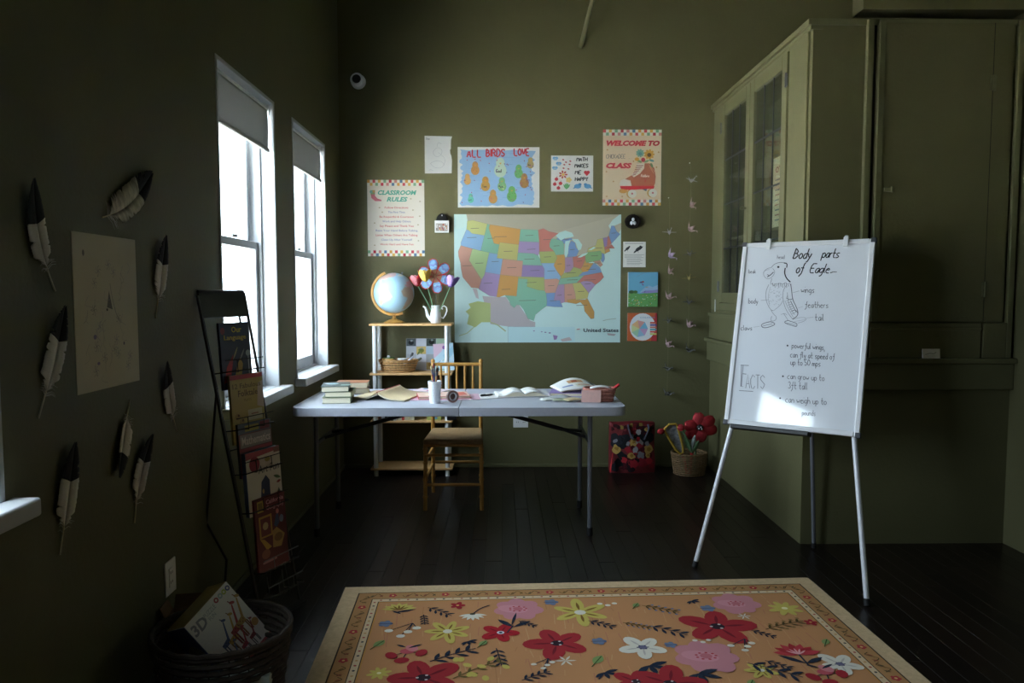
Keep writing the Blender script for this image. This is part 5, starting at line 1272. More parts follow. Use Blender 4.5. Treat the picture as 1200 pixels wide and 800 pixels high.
for x in (0, BW):
    for y in (0, BH):
        sx, sy = (-1 if x == 0 else 1), (-1 if y == 0 else 1)
        MB().box((x + sx * .004, y + sy * .004, -.006), (.026, .026, .026)).build('corner_cap', mat('corner_grey', (66, 68, 74), .5) if (x, y) == (0, 0) else bpy.data.materials['corner_grey'], EZ, bp_(BU, BV), brot, bevel=.004)
for x in (.12, .485): MB().b2((x - .012, BH - .028, .0065), (x + .012, BH + .022, .016)).cyl((x, BH + .022, .004), (x, BH + .03, .004), .010).build('paper_hook', 'plastic', EZ, bp_(BU, BV), brot, bevel=.003)
MB().b2((.03, -.034, -.03), (.40, -.0125, .035)).build('pen_tray', 'black', EZ, bp_(BU, BV), brot, bevel=.004)
for f0, f1 in (((0, 0), (.245, 1.62)), ((.779, 0), (.535, 1.62))):
    P0, P1 = bp_(f0[0], f0[1], -.02), bp_(f1[0], f1[1], -.034)
    P0 = (f0[0], .012, .0)
    l = MB().cyl(P0, P1, .0115, n=14).build('leg', 'alu', EZ, smooth=True)
    MB().cyl(P0, Vector(P0).lerp(Vector(P1), .018), .0135, n=14).build('foot_cap', 'rubber', l, smooth=True)
l = MB().cyl((.41, .645, 0), (.392, .455, 1.53), .0105, n=14).build('leg', 'steel', EZ, smooth=True)
MB().cyl((.41, .645, 0), (.4097, .6415, .028), .0125, n=14).build('foot_cap', 'rubber', l, smooth=True)
MB().box(bp_(.39, 1.60, -.034), (.36, .03, .05), (-ta, 0, 0)).build('head_bracket', 'darksteel', EZ, bevel=.006)
# the writing: outline points are given in a frame whose four corners are the board's corners
def homog(src, dst):
    A = []
    for (x, y), (u, v) in zip(src, dst): A += [[x, y, 1, 0, 0, 0, -u * x, -u * y, -u], [0, 0, 0, x, y, 1, -v * x, -v * y, -v]]
    h_ = np.linalg.svd(np.array(A, float))[2][-1].reshape(3, 3)
    def T(x, y): q = h_ @ np.array([x, y, 1.0]); return float(q[0] / q[2]), float(q[1] / q[2])
    return T
Hb = homog([(873, 287), (1021, 281), (1005, 506), (852, 494)], [(0, BH), (BW, BH), (BW, 0), (0, 0)])
D = Draw(lambda x, y: Hb(850 + x / 6.155, 270 + y / 6.155), z0=.0004)
ink, pen, grey = '#17181c', '#62646e', '#989aa2'
# heading in brush script
D.hand('Body', 484, 196, 72, 7.5, ink, 3, .5, sp=.9, wx=.92); D.hand('parts', 690, 188, 66, 7, ink, 3, .5, sp=.7, wx=.9); D.hand('of', 505, 300, 74, 7.5, ink, 3, .5, sp=.6, wx=.85); D.hand('Eagle', 602, 298, 66, 7, ink, 3, .5, sp=.8, wx=1.02); D.line([(752, 297), (776, 290), (800, 290)], (6, 3), ink, 3)
for s_, x, y, h_, c in (('head', 372, 198, 27, '#8c8e96'), ('beak', 166, 304, 27, '#787a84'), ('body', 166, 522, 36, pen), ('claws', 112, 716, 36, pen), ('wings', 545, 440, 44, '#55575f'), ('feathers', 574, 548, 44, '#50525a'), ('tail', 646, 640, 48, '#50525a')): D.hand(s_, x, y, h_, 3.6, c, 3, .05, jit=.1, sp=1.2)
for pts, w_, c in (([(255, 500), (310, 494)], 2.4, grey), ([(486, 442), (532, 428)], 2, grey), ([(526, 552), (560, 540)], 2, '#b0b2b8'), ([(588, 622), (636, 616)], 2, '#a0a2a8'), ([(204, 694), (250, 686)], 2, '#a0a2a8'),
    # head and beak
    ([(330, 260), (352, 236), (388, 224), (420, 226), (438, 232)], 4, grey), ([(420, 228), (444, 232), (440, 262)], 7, ink), ([(430, 264), (424, 300), (438, 338), (468, 366)], 8, ink),
    ([(332, 262), (300, 268), (276, 290), (272, 314), (288, 338), (304, 344)], 3, grey), ([(304, 344), (330, 336), (350, 310), (356, 290), (340, 268)], 3, grey), ([(300, 330), (322, 318), (346, 294)], 6, pen), ([(300, 312), (318, 322)], 4, pen), ([(270, 300), (290, 280), (316, 276)], 2.4, '#a4a6ae'),
    # neck ruff
    ([(334, 340), (322, 386), (338, 376), (350, 396), (362, 374), (380, 384), (392, 372), (412, 384), (434, 366), (446, 384), (464, 372), (470, 390)], 3.4, grey),
    # chest and body
    ([(312, 384), (292, 432), (290, 480), (304, 530), (330, 570), (350, 572)], 3.2, '#9c9ea6'), ([(324, 400), (306, 470), (320, 540)], 2, '#b4b6bc'), ([(352, 570), (400, 530), (414, 500)], 2.6, grey),
    # wing
    ([(440, 388), (418, 420), (412, 470), (424, 530), (446, 580), (486, 632)], 3.2, grey), ([(470, 378), (478, 430), (484, 490), (510, 540), (526, 580), (520, 610), (486, 632)], 5, pen), ([(440, 480), (462, 492), (484, 486)], 4, pen), ([(446, 440), (452, 500), (470, 560), (500, 600)], 3, grey), ([(430, 500), (456, 560), (492, 620)], 2.6, grey), ([(484, 570), (510, 566), (524, 590)], 4, pen), ([(470, 500), (490, 540), (512, 580)], 4, pen), ([(448, 460), (440, 486)], 3, grey),
    # legs, feet, tail
    ([(330, 570), (350, 600), (370, 616), (366, 640), (340, 650), (326, 640), (336, 612)], 3, grey), ([(420, 590), (440, 620), (452, 640)], 3, grey), ([(400, 600), (430, 590), (446, 604)], 2.4, '#a4a6ae'),
    ([(326, 652), (290, 660), (256, 676), (270, 698), (310, 694), (360, 674), (352, 660), (326, 652)], 4.4, pen), ([(262, 688), (300, 676), (340, 668)], 4, grey), ([(452, 642), (424, 652), (440, 666), (480, 676), (516, 688), (520, 664), (486, 652), (452, 642)], 4.2, pen), ([(440, 660), (480, 664), (512, 676)], 3, grey),
    ([(488, 634), (530, 620), (572, 618), (588, 630), (566, 648), (524, 660)], 2.4, '#a0a2a8'), ([(500, 648), (540, 642), (580, 632)], 2, '#b0b2b8')):
    D.line(pts, w_, c, 2, 1 if len(pts) > 10 else 2)
for k in range(34):
    a, r_ = random.uniform(0, 6.28), random.random() ** .5; x, y = 356 + 50 * r_ * math.cos(a), 470 + 84 * r_ * math.sin(a); D.line([(x - 5, y), (x, y + 7), (x + 5, y)], 1.8, '#b0b2ba', 2)
for k in range(9): D.line([(340 + k * 14, 372 + (k % 3) * 6), (344 + k * 14, 398 + (k % 2) * 8)], 3, '#70727c', 2)
for k in range(7): D.line([(440 + k * 6, 500 + k * 16), (462 + k * 8, 496 + k * 14)], 2.4, '#84868e', 2)
D.ell(380, 258, 8, 7, ink, 3)
D.T = lambda x, y: Hb(850 + x / 5.717, 380 + y / 5.717)
for s_, x, y, h_, c in (('powerful wings,', 448, 152, 40, '#6a6c74'), ('can fly at speed of', 438, 213, 41, '#666870'), ('up to 50 mps', 440, 264, 42, '#60626a'), ('can grow up to', 420, 358, 42, '#6a6c74'), ('3ft tall', 426, 424, 48, '#62646c'), ('can weigh up to', 408, 516, 44, '#62646c'), ('pounds', 520, 600, 38, '#8a8c94')):
    wx = {'powerful wings,': .86, 'can fly at speed of': .86, 'up to 50 mps': .86, 'can grow up to': .93, '3ft tall': .83, 'can weigh up to': .95, 'pounds': .82}[s_]
    D.hand(s_, x, y, h_, 3.4, c, 3, .06, dirx=(1, .04), jit=.08, sp=1.15, wx=wx)
D.ell(419, 136, 6, 6, '#3c3e46', 3); D.ell(390, 342, 6, 6, '#3c3e46', 3); D.ell(372, 490, 6, 6, '#3c3e46', 3)
D.line([(122, 416), (110, 416), (122, 272)], 3.5, '#6a6c74', 3); D.line([(104, 272), (160, 274)], 3.5, '#6a6c74', 3); D.line([(118, 330), (144, 332)], 3.5, '#6a6c74', 3)
D.line([(110, 272), (106, 416)], 3.5, '#6a6c74', 3)
D.hand('ACTS', 140, 426, 92, 3.5, '#6a6c74', 3, .0, dirx=(1, .03), sm=0, wx=.62, sp=.9)
D.line([(96, 444), (190, 448)], 3.5, '#6a6c74', 3)
D.build(board, 'gloss', 'writing')

# ================================================================== rug
rg = tag(MB().prism([(0, 0), (2.155, 0), (2.155, -1.52), (0, -1.52)], 0, .008).build('area_rug', mat('rug_border', (200, 174, 138), .95, noise=.1, nscale=60, bump=.3, bscale=400, spec=.1), None, (-.713, 3.31, .0005), (0, 0, R(2.3))), 'tan flowered area rug on the dark floor', 'rug')
D = Draw(lambda x, y: (x, -y), z0=.0083, dz=.0001, flip=True)
W_, H_ = 2.155, 1.52
def ring(i0, i1, c, l):
    for a, b_, c_, d_ in ((i0, i0, W_ - i0, i1), (i0, H_ - i1, W_ - i0, H_ - i0), (i0, i1, i1, H_ - i1), (W_ - i1, i1, W_ - i0, H_ - i1)): D.rect(a, b_, c_, d_, c, l)
ring(.070, .076, '#4a3c30', 1); ring(.076, .138, '#ae8154', 1); ring(.138, .142, '#4a3c30', 1); ring(.142, .168, '#cdb594', 1); ring(.168, .172, '#4a3c30', 1); ring(.172, .178, '#b8854c', 1)
D.rect(.172, .172, W_ - .172, H_ - .172, '#b8845a', 0)
random.seed(8)
for k in range(260):   # worn streaks of the field
    x, y = random.uniform(.18, W_ - .24), random.uniform(.18, H_ - .3); D.line([(x, y), (x + random.uniform(-.01, .01), y + random.uniform(.03, .12))], .004, random.choice(['#c08e64', '#ac7a52', '#c0946a', '#b0765a']), 1)
# border vine and dots
def border(n, fn):
    for k in range(n):
        a = fn((k + .5) / n); yield k, a
for side in range(4):
    ln = (W_ if side < 2 else H_); n = int(ln / .085)
    for k in range(n):
        s = .11 + (ln - .22) * (k + .5) / n
        put = lambda s_, o: ((s_, .107 + o) if side == 0 else (s_, H_ - .107 - o) if side == 1 else (.107 + o, s_) if side == 2 else (W_ - .107 - o, s_))
        if k % 3 == 1:
            for q in range(5): a = q * 1.257; x, y = put(s + .011 * math.cos(a), .011 * math.sin(a)); D.ell(x, y, .008, .008, '#a83c40', 3, 0, 7)
            x, y = put(s, 0); D.ell(x, y, .006, .006, '#d8b070', 4, 0, 7)
        else:
            D.line([put(s + .034 * (t_ - .5) * 2, .018 * math.sin(t_ * 7)) for t_ in [i / 9 for i in range(10)]], .0035, '#54452f', 3)
            for q in (-.02, .02):
                x, y = put(s + q, .014); x2, y2 = put(s + q + .014, -.008); D.leaf(x, y, x2, y2, .008, random.choice(['#5c5038', '#70552c', '#8a4a3c']), 3)
    n2 = int(ln / .045)
    for k in range(n2):
        s = .16 + (ln - .32) * (k + .5) / n2; o = .155
        x, y = (s, o) if side == 0 else (s, H_ - o) if side == 1 else (o, s) if side == 2 else (W_ - o, s)
        D.ell(x, y, .006, .006, ['#a04444', '#3c3c44', '#b88c5c'][k % 3], 3, 0, 6)
RED, DRED, PINK, YEL, WHT, NAVY, BLU, GRN, BRN = '#9c2e34', '#74202a', '#be8088', '#bfae5a', '#d6d0c2', '#262e3c', '#6a7690', '#7c9058', '#5a4a2c'
def flower_r(x, y, s, c, n=5, ph=0., cc='#2c2a30', inner=None, wid=.42):
    for k in range(n):
        a = ph + 2 * PI * k / n; l = s * random.uniform(.9, 1.08)
        D.ell(x + .55 * l * math.cos(a), y + .55 * l * math.sin(a), .5 * l, wid * l * .8, c, 3, a, 12)
        if inner: D.leaf(x + .15 * l * math.cos(a), y + .15 * l * math.sin(a), x + .75 * l * math.cos(a), y + .75 * l * math.sin(a), .10 * l, inner, 6)
    D.ell(x, y, .2 * s, .18 * s, cc, 7, 0, 9)
def twig(x, y, s, c=NAVY, ang=0., n=5, lf=.3, dot=None):
    dx, dy = math.cos(ang), math.sin(ang)
    D.line([(x - s * dx, y - s * dy), (x, y - .1 * s), (x + s * dx, y + s * dy)], max(.004, s * .05), c, 3, 1)
    for k in range(n):
        t_ = -.8 + 1.8 * k / n; px, py = x + s * t_ * dx, y + s * t_ * dy
        for sg in (-1, 1):
            a = ang + sg * .8; D.leaf(px, py, px + lf * 1.6 * s * math.cos(a), py + lf * 1.6 * s * math.sin(a), lf * .5 * s, c, 4)
            if dot: D.ell(px + lf * 1.7 * s * math.cos(a), py + lf * 1.7 * s * math.sin(a), s * .09, s * .08, dot, 5, 0, 6)
def motif(kind, x, y, s, k=0):
    if kind == 'redB':
        flower_r(x, y, s, RED, 5, .3 + k, '#34242c', DRED)
        for q in range(6): a = q * 1.05; D.ell(x + s * .16 * math.cos(a), y + s * .13 * math.sin(a), s * .045, s * .04, '#c8c4c0' if q % 2 else '#2c2830', 8, 0, 6)
    elif kind == 'redM': flower_r(x, y, s, '#a4262e', 5, .1, '#c8ccd4', '#7c1c26'); D.ell(x, y, s * .1, s * .1, '#2c3040', 8)
    elif kind == 'redS': flower_r(x, y, s, '#9c2c34', 5, 0, '#d8a860')
    elif kind == 'pinkB':
        flower_r(x, y, s, PINK, 7, .2, '#b86a74', None, .5); D.ell(x - s * .2, y, s * .6, s * .35, '#c88a94', 5, .3, 14)
        for q in range(9): D.ell(x + s * .32 * math.cos(q * .7), y + s * .22 * math.sin(q * .7), s * .055, s * .045, '#a83a40', 8, 0, 6)
    elif kind in ('yelB', 'yelM', 'yelS'): flower_r(x, y, s, YEL, {'yelB': 6, 'yelM': 7, 'yelS': 8}[kind], .5, WHT if kind != 'yelS' else '#e4dcb0', '#7c5c2c' if kind != 'yelS' else None, .26)
    elif kind == 'whB':
        flower_r(x, y, s, WHT, 5, .4, '#6c6880', '#b8b0a8', .4)
        for q in range(6): D.ell(x + s * .22 * math.cos(q * 1.05), y + s * .16 * math.sin(q * 1.05), s * .05, s * .04, '#3c3450', 8, 0, 6)
    elif kind == 'star':
        for q in range(6): D.leaf(x, y, x + s * math.cos(q * 1.05), y + s * math.sin(q * 1.05), s * .22, WHT, 4)
    elif kind == 'wdaisy':
        for q in range(7): a = .25 + q * .43; D.leaf(x, y - s * .5, x + s * 1.1 * math.cos(a), y - s * .5 + s * 1.1 * math.sin(a), s * .3, WHT, 4)
        D.ell(x, y - s * .5, s * .22, s * .16, '#4c4c3c', 5); D.line([(x, y - s * .5), (x + s * .6, y - s * 1.5), (x + s * 1.3, y - s * 2.0)], .006, NAVY, 3, 1)
    elif kind == 'yhalf':
        for q in range(7): a = PI + q * .5; D.leaf(x, y, x + s * math.cos(a), y + s * .8 * math.sin(a), s * .34, YEL, 4)
        for q in range(5): a = PI + .3 + q * .6; D.leaf(x, y + .01, x + s * .6 * math.cos(a), y + s * .5 * math.sin(a), s * .12, '#7c5c2c', 6)
        D.leaf(x - s * .3, y + s * .5, x + s, y + s * .1, s * .2, NAVY, 4); D.leaf(x - s * .4, y + s * .2, x + s * .2, y + s * .7, s * .16, NAVY, 4)
    elif kind == 'blueS':
        for q in range(5): D.ell(x + s * .5 * math.cos(q * 1.26), y + s * .5 * math.sin(q * 1.26), s * .48, s * .4, BLU, 4, q * 1.26, 9)
        D.line([(x - s, y), (x + s, y)], .004, '#3c4660', 5)
    elif kind == 'green': D.leaf(x - s * .7, y + s * .8, x + s * .5, y - s, s * 1.2, GRN, 4); D.line([(x - s, y + s * 1.4), (x + s * .4, y - s * .8)], .004, '#38502c', 5)
    elif kind == 'dots':
        for q in range(3): D.ell(x + s * (q - 1) * .9, y + s * (q % 2) * .5, s * .36, s * .3, WHT, 4, 0, 8)
    elif kind == 'buds':
        for q, (dx, dy) in enumerate(((-.8, .0), (0, .75), (.9, -.3), (.4, .2))): D.line([(x + s * .6, y - s), (x + s * dx, y + s * dy)], .004, NAVY, 3); D.ell(x + s * dx, y + s * dy, s * .28, s * .22, WHT, 4, 0, 9)
    elif kind == 'pinkbud':
        for q, (dx, dy, c) in enumerate(((0, -.1, '#b8545c'), (-.75, .3, '#9c2c34'), (.7, .1, '#9c2c34'), (-.2, .8, '#9c2c34'), (.2, -.4, '#c87c80'))): D.ell(x + s * dx, y + s * dy, s * .38, s * .28, c, 4, q, 10); D.line([(x, y), (x + s * dx, y + s * dy)], .004, NAVY, 3)
        D.leaf(x, y - s * .4, x + s * .7, y - s * .8, s * .18, NAVY, 4); D.leaf(x - s * .1, y - s * .5, x - s * .6, y - s * .8, s * .16, NAVY, 4)
    elif kind == 'sprig': twig(x, y, s, NAVY, .7, 4, .35)
    elif kind == 'branch': twig(x, y, s, NAVY, -.5 if x < 1 else .6, 4, .36)
    elif kind == 'branch2': twig(x, y, s * 1.2, NAVY, 1.45, 4, .34)
    elif kind == 'leafup':
        D.leaf(x, y + s, x - s * .9, y - s * .1, s * .4, NAVY, 4); D.leaf(x, y + s, x + s * 1.1, y + s * .2, s * .35, NAVY, 4); D.leaf(x - s * .1, y + s * .8, x + s * .3, y - s, s * .2, NAVY, 4); D.line([(x - s * .4, y + s * 1.7), (x, y + s * .8)], .006, NAVY, 3)
    elif kind == 'dleaf':
        for q in range(4): a = -.4 + q * .9; D.leaf(x, y, x + s * math.cos(a), y + s * .8 * math.sin(a), s * .32, NAVY, 4)
        D.line([(x - s * .5, y + s * .8), (x, y)], .006, NAVY, 3)
    elif kind == 'twig': twig(x, y, s, BRN, .5 if x < 1.6 else -.35, 5, .24, BLU if x < 1.6 else '#8c6c44')
    elif kind == 'ybranch':
        twig(x, y, s, '#6a5c34', -.6, 5, .2)
        for q in range(9): D.ell(x + s * random.uniform(-1, 1), y + s * random.uniform(-.7, .7), s * .16, s * .11, YEL, 5, random.uniform(0, 3), 9)
    elif kind == 'fan':
        for q in range(7): a = PI + .25 + q * .44; D.leaf(x, y + s * .5, x + s * 1.15 * math.cos(a), y + s * .5 + s * 1.1 * math.sin(a), s * .42, RED if q % 2 else '#b03c44', 4)
        for q in range(5): a = PI + .7 + q * .44; D.leaf(x, y + s * .5, x + s * .6 * math.cos(a), y + s * .5 + s * .6 * math.sin(a), s * .1, '#d8a0a4', 6)
        D.line([(x, y + s * .5), (x, y + s * 1.5)], .007, NAVY, 3); D.leaf(x, y + s * 1.3, x - s, y + s * .5, s * .3, NAVY, 4); D.leaf(x, y + s * 1.3, x + s * .95, y + s * .8, s * .3, NAVY, 4)
MOT = [('yhalf', .267, .25, .074), ('sprig', .44, .286, .068), ('redS', .514, .228, .035), ('wdaisy', .578, .345, .056), ('pinkB', .77, .277, .108), ('blueS', .918, .217, .033), ('yelB', 1.028, .326, .125), ('dots', 1.157, .244, .035), ('blueS', .226, .389, .031), ('buds', .297, .453, .064), ('yelM', .479, .471, .096), ('redM', .688, .493, .076), ('leafup', .741, .38, .067), ('redB', .901, .593, .124), ('blueS', 1.063, .586, .031), ('green', .224, .562, .031), ('pinkbud', .334, .633, .076), ('branch', .506, .663, .095), ('branch2', .675, .692, .06), ('star', .916, .729, .04), ('green', 1.038, .731, .034), ('yelS', .248, .782, .042), ('redB', .406, .821, .132), ('ybranch', .605, .767, .115), ('dleaf', 1.043, .819, .057),
       ('twig', 1.373, .31, .08), ('dleaf', 1.529, .236, .041), ('pinkB', 1.712, .274, .099), ('blueS', 1.575, .315, .034), ('yelS', 1.901, .333, .069), ('redB', 1.559, .486, .152), ('branch', 1.354, .511, .08), ('twig', 1.835, .488, .098), ('whB', 1.22, .644, .092), ('buds', 1.598, .648, .051), ('fan', 1.785, .69, .081), ('green', 1.934, .64, .026), ('pinkB', 1.438, .723, .115), ('yelM', 1.602, .836, .058), ('whB', 1.902, .808, .078), ('dleaf', 1.213, .78, .078), ('redB', 1.14, .887, .083), ('dleaf', 1.37, .846, .086), ('twig', 1.24, .46, .06), ('branch', 1.10, .44, .06), ('sprig', .80, .42, .045), ('star', 1.70, .40, .03), ('green', .62, .58, .024), ('branch2', .38, .36, .04), ('dleaf', .56, .56, .04), ('dots', 1.46, .60, .03), ('sprig', 1.72, .56, .05), ('blueS', 1.33, .63, .026), ('buds', .83, .75, .04), ('redS', 1.95, .47, .028), ('branch', .80, .83, .06), ('green', 1.28, .27, .024), ('sprig', 1.68, .80, .05)]
for k, q in enumerate(MOT): motif(*q, k=k * .7)
for k, q in enumerate(MOT[:10] + MOT[12:14] + MOT[16:18] + MOT[25:32] + MOT[44:50]):      # the near half carries the same flowers turned round
    motif(q[0], W_ - q[1], H_ - q[2] - .02, q[3], k=k)
D.build(rg, 'yarn', 'woven_pattern')

# ================================================================== tote bag
bgm = mat('tote_red', (112, 28, 34), .55, noise=.25, nscale=30)
t = thing('tote_bag', 'red flowered tote bag standing against the back wall', 'bag', (.978, 5.525, 0))
bw2, bh2, bd2 = .335, .375, .085
def bulge(u, v): return bd2 * (.55 + .45 * math.sin(PI * min(1, max(0, u)))) * (1 - .55 * v) * (.85 + .15 * math.sin(PI * v))
b = MB()
fr = lambda u, v: (-bw2 / 2 + bw2 * u + .004 * math.sin(v * 9), -bulge(u, v), .001 + bh2 * v * (1 - .015 * math.sin(u * 8)))
bkf = lambda u, v: (-bw2 / 2 + bw2 * u, bulge(u, v) * .9, .001 + bh2 * v * (1 - .01 * math.sin(u * 7)))
b.grid(fr, 12, 10); b.grid(bkf, 12, 10)
b.grid(lambda u, v: tuple(np.array(fr(0, v)) * (1 - u) + np.array(bkf(0, v)) * u), 3, 10); b.grid(lambda u, v: tuple(np.array(fr(1, v)) * (1 - u) + np.array(bkf(1, v)) * u), 3, 10); b.grid(lambda u, v: tuple(np.array(fr(u, 0)) * (1 - v) + np.array(bkf(u, 0)) * v), 12, 2)
bmesh.ops.remove_doubles(b.bm, verts=b.bm.verts[:], dist=.0005)
b.build('bag_body', bgm, t, smooth=True, thick=.002)
D = Draw(lambda x, y: (x, y), z0=0); random.seed(12)
def blot(u, v, r, c, l):
    b0 = len(D.V); n = 11; D.V.append(None); 
    P = [(u, v)] + [(u + r * math.cos(2 * PI * k / n) * random.uniform(.6, 1.2), v + r * .9 * math.sin(2 * PI * k / n) * random.uniform(.6, 1.2)) for k in range(n)]
    D.V.pop()
    for (uu, vv) in P:
        uu, vv = min(.98, max(.02, uu)), min(.98, max(.02, vv)); x, y, z = fr(uu, vv); D.V.append((x, y - .002 - .0004 * l, z)); D.C.append((*srgb(c), 1))
    D.F += [(b0, b0 + 1 + k, b0 + 1 + (k + 1) % n) for k in range(n)]
for k in range(30): blot(random.uniform(.05, .95), random.uniform(.05, .95), random.uniform(.06, .13), random.choice(['#4c1018', '#7c1824', '#24141a', '#962430', '#501420']), 1)
for k in range(14): blot(.04 + .92 * k / 13, random.uniform(.84, .96), .05, random.choice(['#2a1216', '#6c1a20', '#8a7038', '#3a1418']), 2)
for u, v in ((.12, .58), (.22, .66), (.35, .70), (.62, .70), (.80, .64), (.08, .70), (.28, .58), (.9, .7), (.18, .2), (.1, .1), (.24, .36)): blot(u, v, .11, random.choice(['#15171c', '#22242c']), 2)
for u, v, r in ((.14, .48, .10), (.52, .60, .085), (.86, .46, .12), (.46, .34, .085), (.80, .86, .05), (.84, .34, .06)): blot(u, v, r, '#b89450', 3); blot(u + .01, v + .01, r * .5, '#94702e', 4)
for u, v, r in ((.64, .60, .10), (.56, .46, .08), (.68, .36, .09), (.62, .80, .06), (.84, .58, .06), (.12, .64, .05), (.40, .58, .05), (.48, .72, .05)): blot(u, v, r, random.choice(['#a09ca0', '#b8b4b4', '#86848c']), 3)
for u, v, r in ((.66, .54, .07), (.40, .46, .08), (.70, .22, .11), (.50, .18, .10), (.86, .24, .09), (.30, .26, .07), (.62, .66, .05), (.92, .14, .07)): blot(u, v, r, random.choice(['#a02430', '#b02a34', '#8e2430']), 4)
D.build(t, 'ink')
for sg in (-1, 1):
    cx = .04 + sg * .075
    MB().tube([(cx, -bulge(.5, .95) - .004, .36), (cx + .004, -.052, .33), (cx - sg * .015, -.066, .29), (cx - sg * .035, -.074, .255)], .02, 8, flat=.3).build('handle_strap', mat('strap_grey', (58, 60, 72), .7) if sg < 0 else bpy.data.materials['strap_grey'], t, smooth=True)
MB().tube([tuple(np.array(fr(u / 12, 1)) + (0, 0, .002)) for u in range(13)], .004, 6).build('top_hem', bgm, t, smooth=True)
MB().tube([(-.150, -.062, .15), (-.158, -.074, .10), (-.168, -.085, .05), (-.172, -.09, .012)], [.008, .016, .02, .017], 8, flat=.3).build('red_tag', 'red', t, smooth=True)

# ================================================================== basket of fabric flowers
FB = thing('flower_basket', 'round tan coiled basket in the corner holding fabric flowers', 'basket', (1.392, 5.43, 0))
weave_basket(FB, .13, .118, .16, .84, mat('coil_wicker', (124, 98, 66), .7, noise=.35, nscale=70), 11, 36, .007)
fx, fy = 1.392, 5.43
pet = mat('poppy_petal', (150, 20, 30), .75, noise=.2, nscale=40); pet2 = mat('poppy_petal_light', (176, 46, 56), .75, noise=.2, nscale=40); greens = mat('leaf_green', (96, 130, 92), .6, noise=.2, nscale=50)
t = thing('fabric_poppy', 'large dark red fabric poppy with black centre in the corner basket', 'flower', (fx + .035, fy - .01, .01))
tp = Vector((.02, -.055, .352))
MB().tube([(0, 0, 0), (.005, -.02, .2), tuple(tp)], .006, 8).build('stem', greens, t, smooth=True)
for k, (a, l) in enumerate(((95, .095), (32, .115), (-12, .12), (-82, .10), (-140, .105), (172, .10))):
    a = R(a); d_ = Vector((math.cos(a), 0, math.sin(a))); n_ = Vector((-math.sin(a), 0, math.cos(a)))
    def fn(u, v, d_=d_, n_=n_, l=l, k=k): w_ = .047 * (math.sin(PI * min(.97, .12 + v * .82)) ** .55); return tp + d_ * (.012 + l * v) + n_ * w_ * (2 * u - 1) + Vector((0, -.012 * math.sin(PI * v) + .012 * (2 * u - 1) ** 2 - .003 * (k % 2), 0))
    MB().grid(fn, 7, 9).build('petal', pet if k % 3 else pet2, t, smooth=True, thick=.004)
MB().ball(tp + Vector((0, -.016, 0)), .024, (1, .5, 1)).build('flower_centre', 'black', t, smooth=True)
for dx, dz in ((-.010, -.006), (.004, .006), (.010, -.008)): MB().ball(tp + Vector((dx, -.028, dz)), .005).build('bead', 'ceramic', t, smooth=True)
# calla shaped paper flower with yellow rim
t = thing('paper_calla', 'yellow rimmed paper calla with red stem leaning out of the corner basket', 'flower', (fx - .03, fy - .05, .02))
B0, B1 = Vector((-.05, -.03, .155)), Vector((-.145, -.05, .365))
MB().tube([(0, 0, 0), (-.02, -.01, .1), tuple(B0)], .011, 10).build('stem', 'red', t, smooth=True)
ax_ = (B1 - B0); n_ = Vector((ax_.z, 0, -ax_.x)).normalized()
prof = [(0, .012), (.25, .032), (.5, .038), (.75, .046), (.92, .05), (1.0, .04)]
wd = lambda v: np.interp(v, [p[0] for p in prof], [p[1] for p in prof])
MB().grid(lambda u, v: B0 + ax_ * v + n_ * wd(v) * (2 * u - 1) + Vector((0, -.012 * (2 * u - 1) ** 2, 0)), 6, 10).build('throat', mat('calla_throat', (150, 152, 156), .6, noise=.6, nscale=40), t, smooth=True, thick=.002)
loop = [B0 + ax_ * v + n_ * wd(v) + Vector((0, -.013, 0)) for v in (0, .2, .4, .6, .8, .95)] + [B1 + ax_ * .04 - n_ * .0 + Vector((0, -.012, 0))] + [B0 + ax_ * v - n_ * wd(v) + Vector((0, -.013, 0)) for v in (.95, .8, .6, .4, .2, 0)]
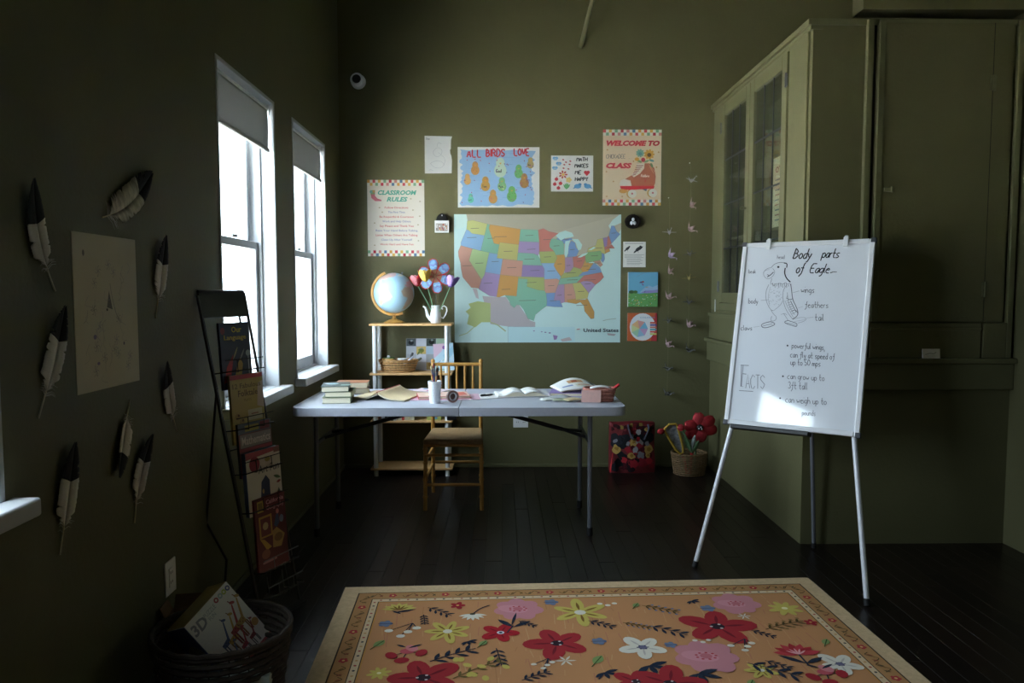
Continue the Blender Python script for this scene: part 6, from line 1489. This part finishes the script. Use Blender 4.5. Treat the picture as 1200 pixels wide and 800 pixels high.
MB().tube([tuple(p) for p in loop], .0085, 8, closed=True).build('yellow_rim', mat('calla_yellow', (188, 152, 56), .6, noise=.15, nscale=50), t, smooth=True)
MB().ball(B1 + Vector((-.062, -.01, -.045)), .024, (1.2, 1, .9)).cyl(B1 + Vector((-.05, -.008, -.03)), B1 + Vector((-.005, 0, 0)), .006).build('red_bud', pet, t, smooth=True)
# bud with green leaves
t = thing('paper_bud', 'red round bud with green and white leaves in the corner basket', 'flower', (fx - .01, fy - .06, .02))
C0, C1 = Vector((.005, -.03, .16)), Vector((-.075, -.045, .335))
MB().tube([(0, 0, 0), (.003, -.015, .1), tuple(C0)], .011, 10).build('stem', 'red', t, smooth=True)
MB().tube([tuple(C0), tuple(C0.lerp(C1, .5) + Vector((.01, 0, 0))), tuple(C1)], .007, 8).build('upper_stem', greens, t, smooth=True)
MB().ball(C1 + Vector((-.008, 0, .012)), .027, (1.1, 1, .95)).build('bud', pet2, t, smooth=True)
for (p, q, w_, m_) in (((0, 0, 0), (-.055, -.01, .12), .03, greens), ((0, 0, .01), (.02, -.015, .13), .03, mat('leaf_silver', (150, 160, 158), .5, noise=.4, nscale=40)), ((.0, 0, .0), (.05, -.01, .09), .028, greens)):
    P_, Q_ = C0 + Vector(p), C0 + Vector(q); dd = Q_ - P_; nn = Vector((dd.z, 0, -dd.x)).normalized()
    MB().grid(lambda u, v: P_ + dd * v + nn * w_ * .6 * math.sin(PI * (.06 + .88 * v)) * (2 * u - 1) + Vector((0, .008 * (2 * u - 1) ** 2, 0)), 4, 8).build('leaf', m_, t, smooth=True, thick=.002)

# ---- small card on the ledge
o = tag(MB().b2((-.045, 0, 0), (.045, .05, .004)).build('ledge_card', 'paper', None, (2.245, BY - .046, 1.0035), (R(84), 0, R(-2))), 'small white card standing on the ledge of the panel door', 'card')
D = Draw(rect_map(0, 0, 90, 50, .09, .05), z0=.0042); D.line([(14, 30), (40, 22), (56, 28), (70, 18)], 3, '#7c7c78', 2, 2); D.line([(20, 38), (66, 37)], 2, '#a0a09c', 2); D.build(o)
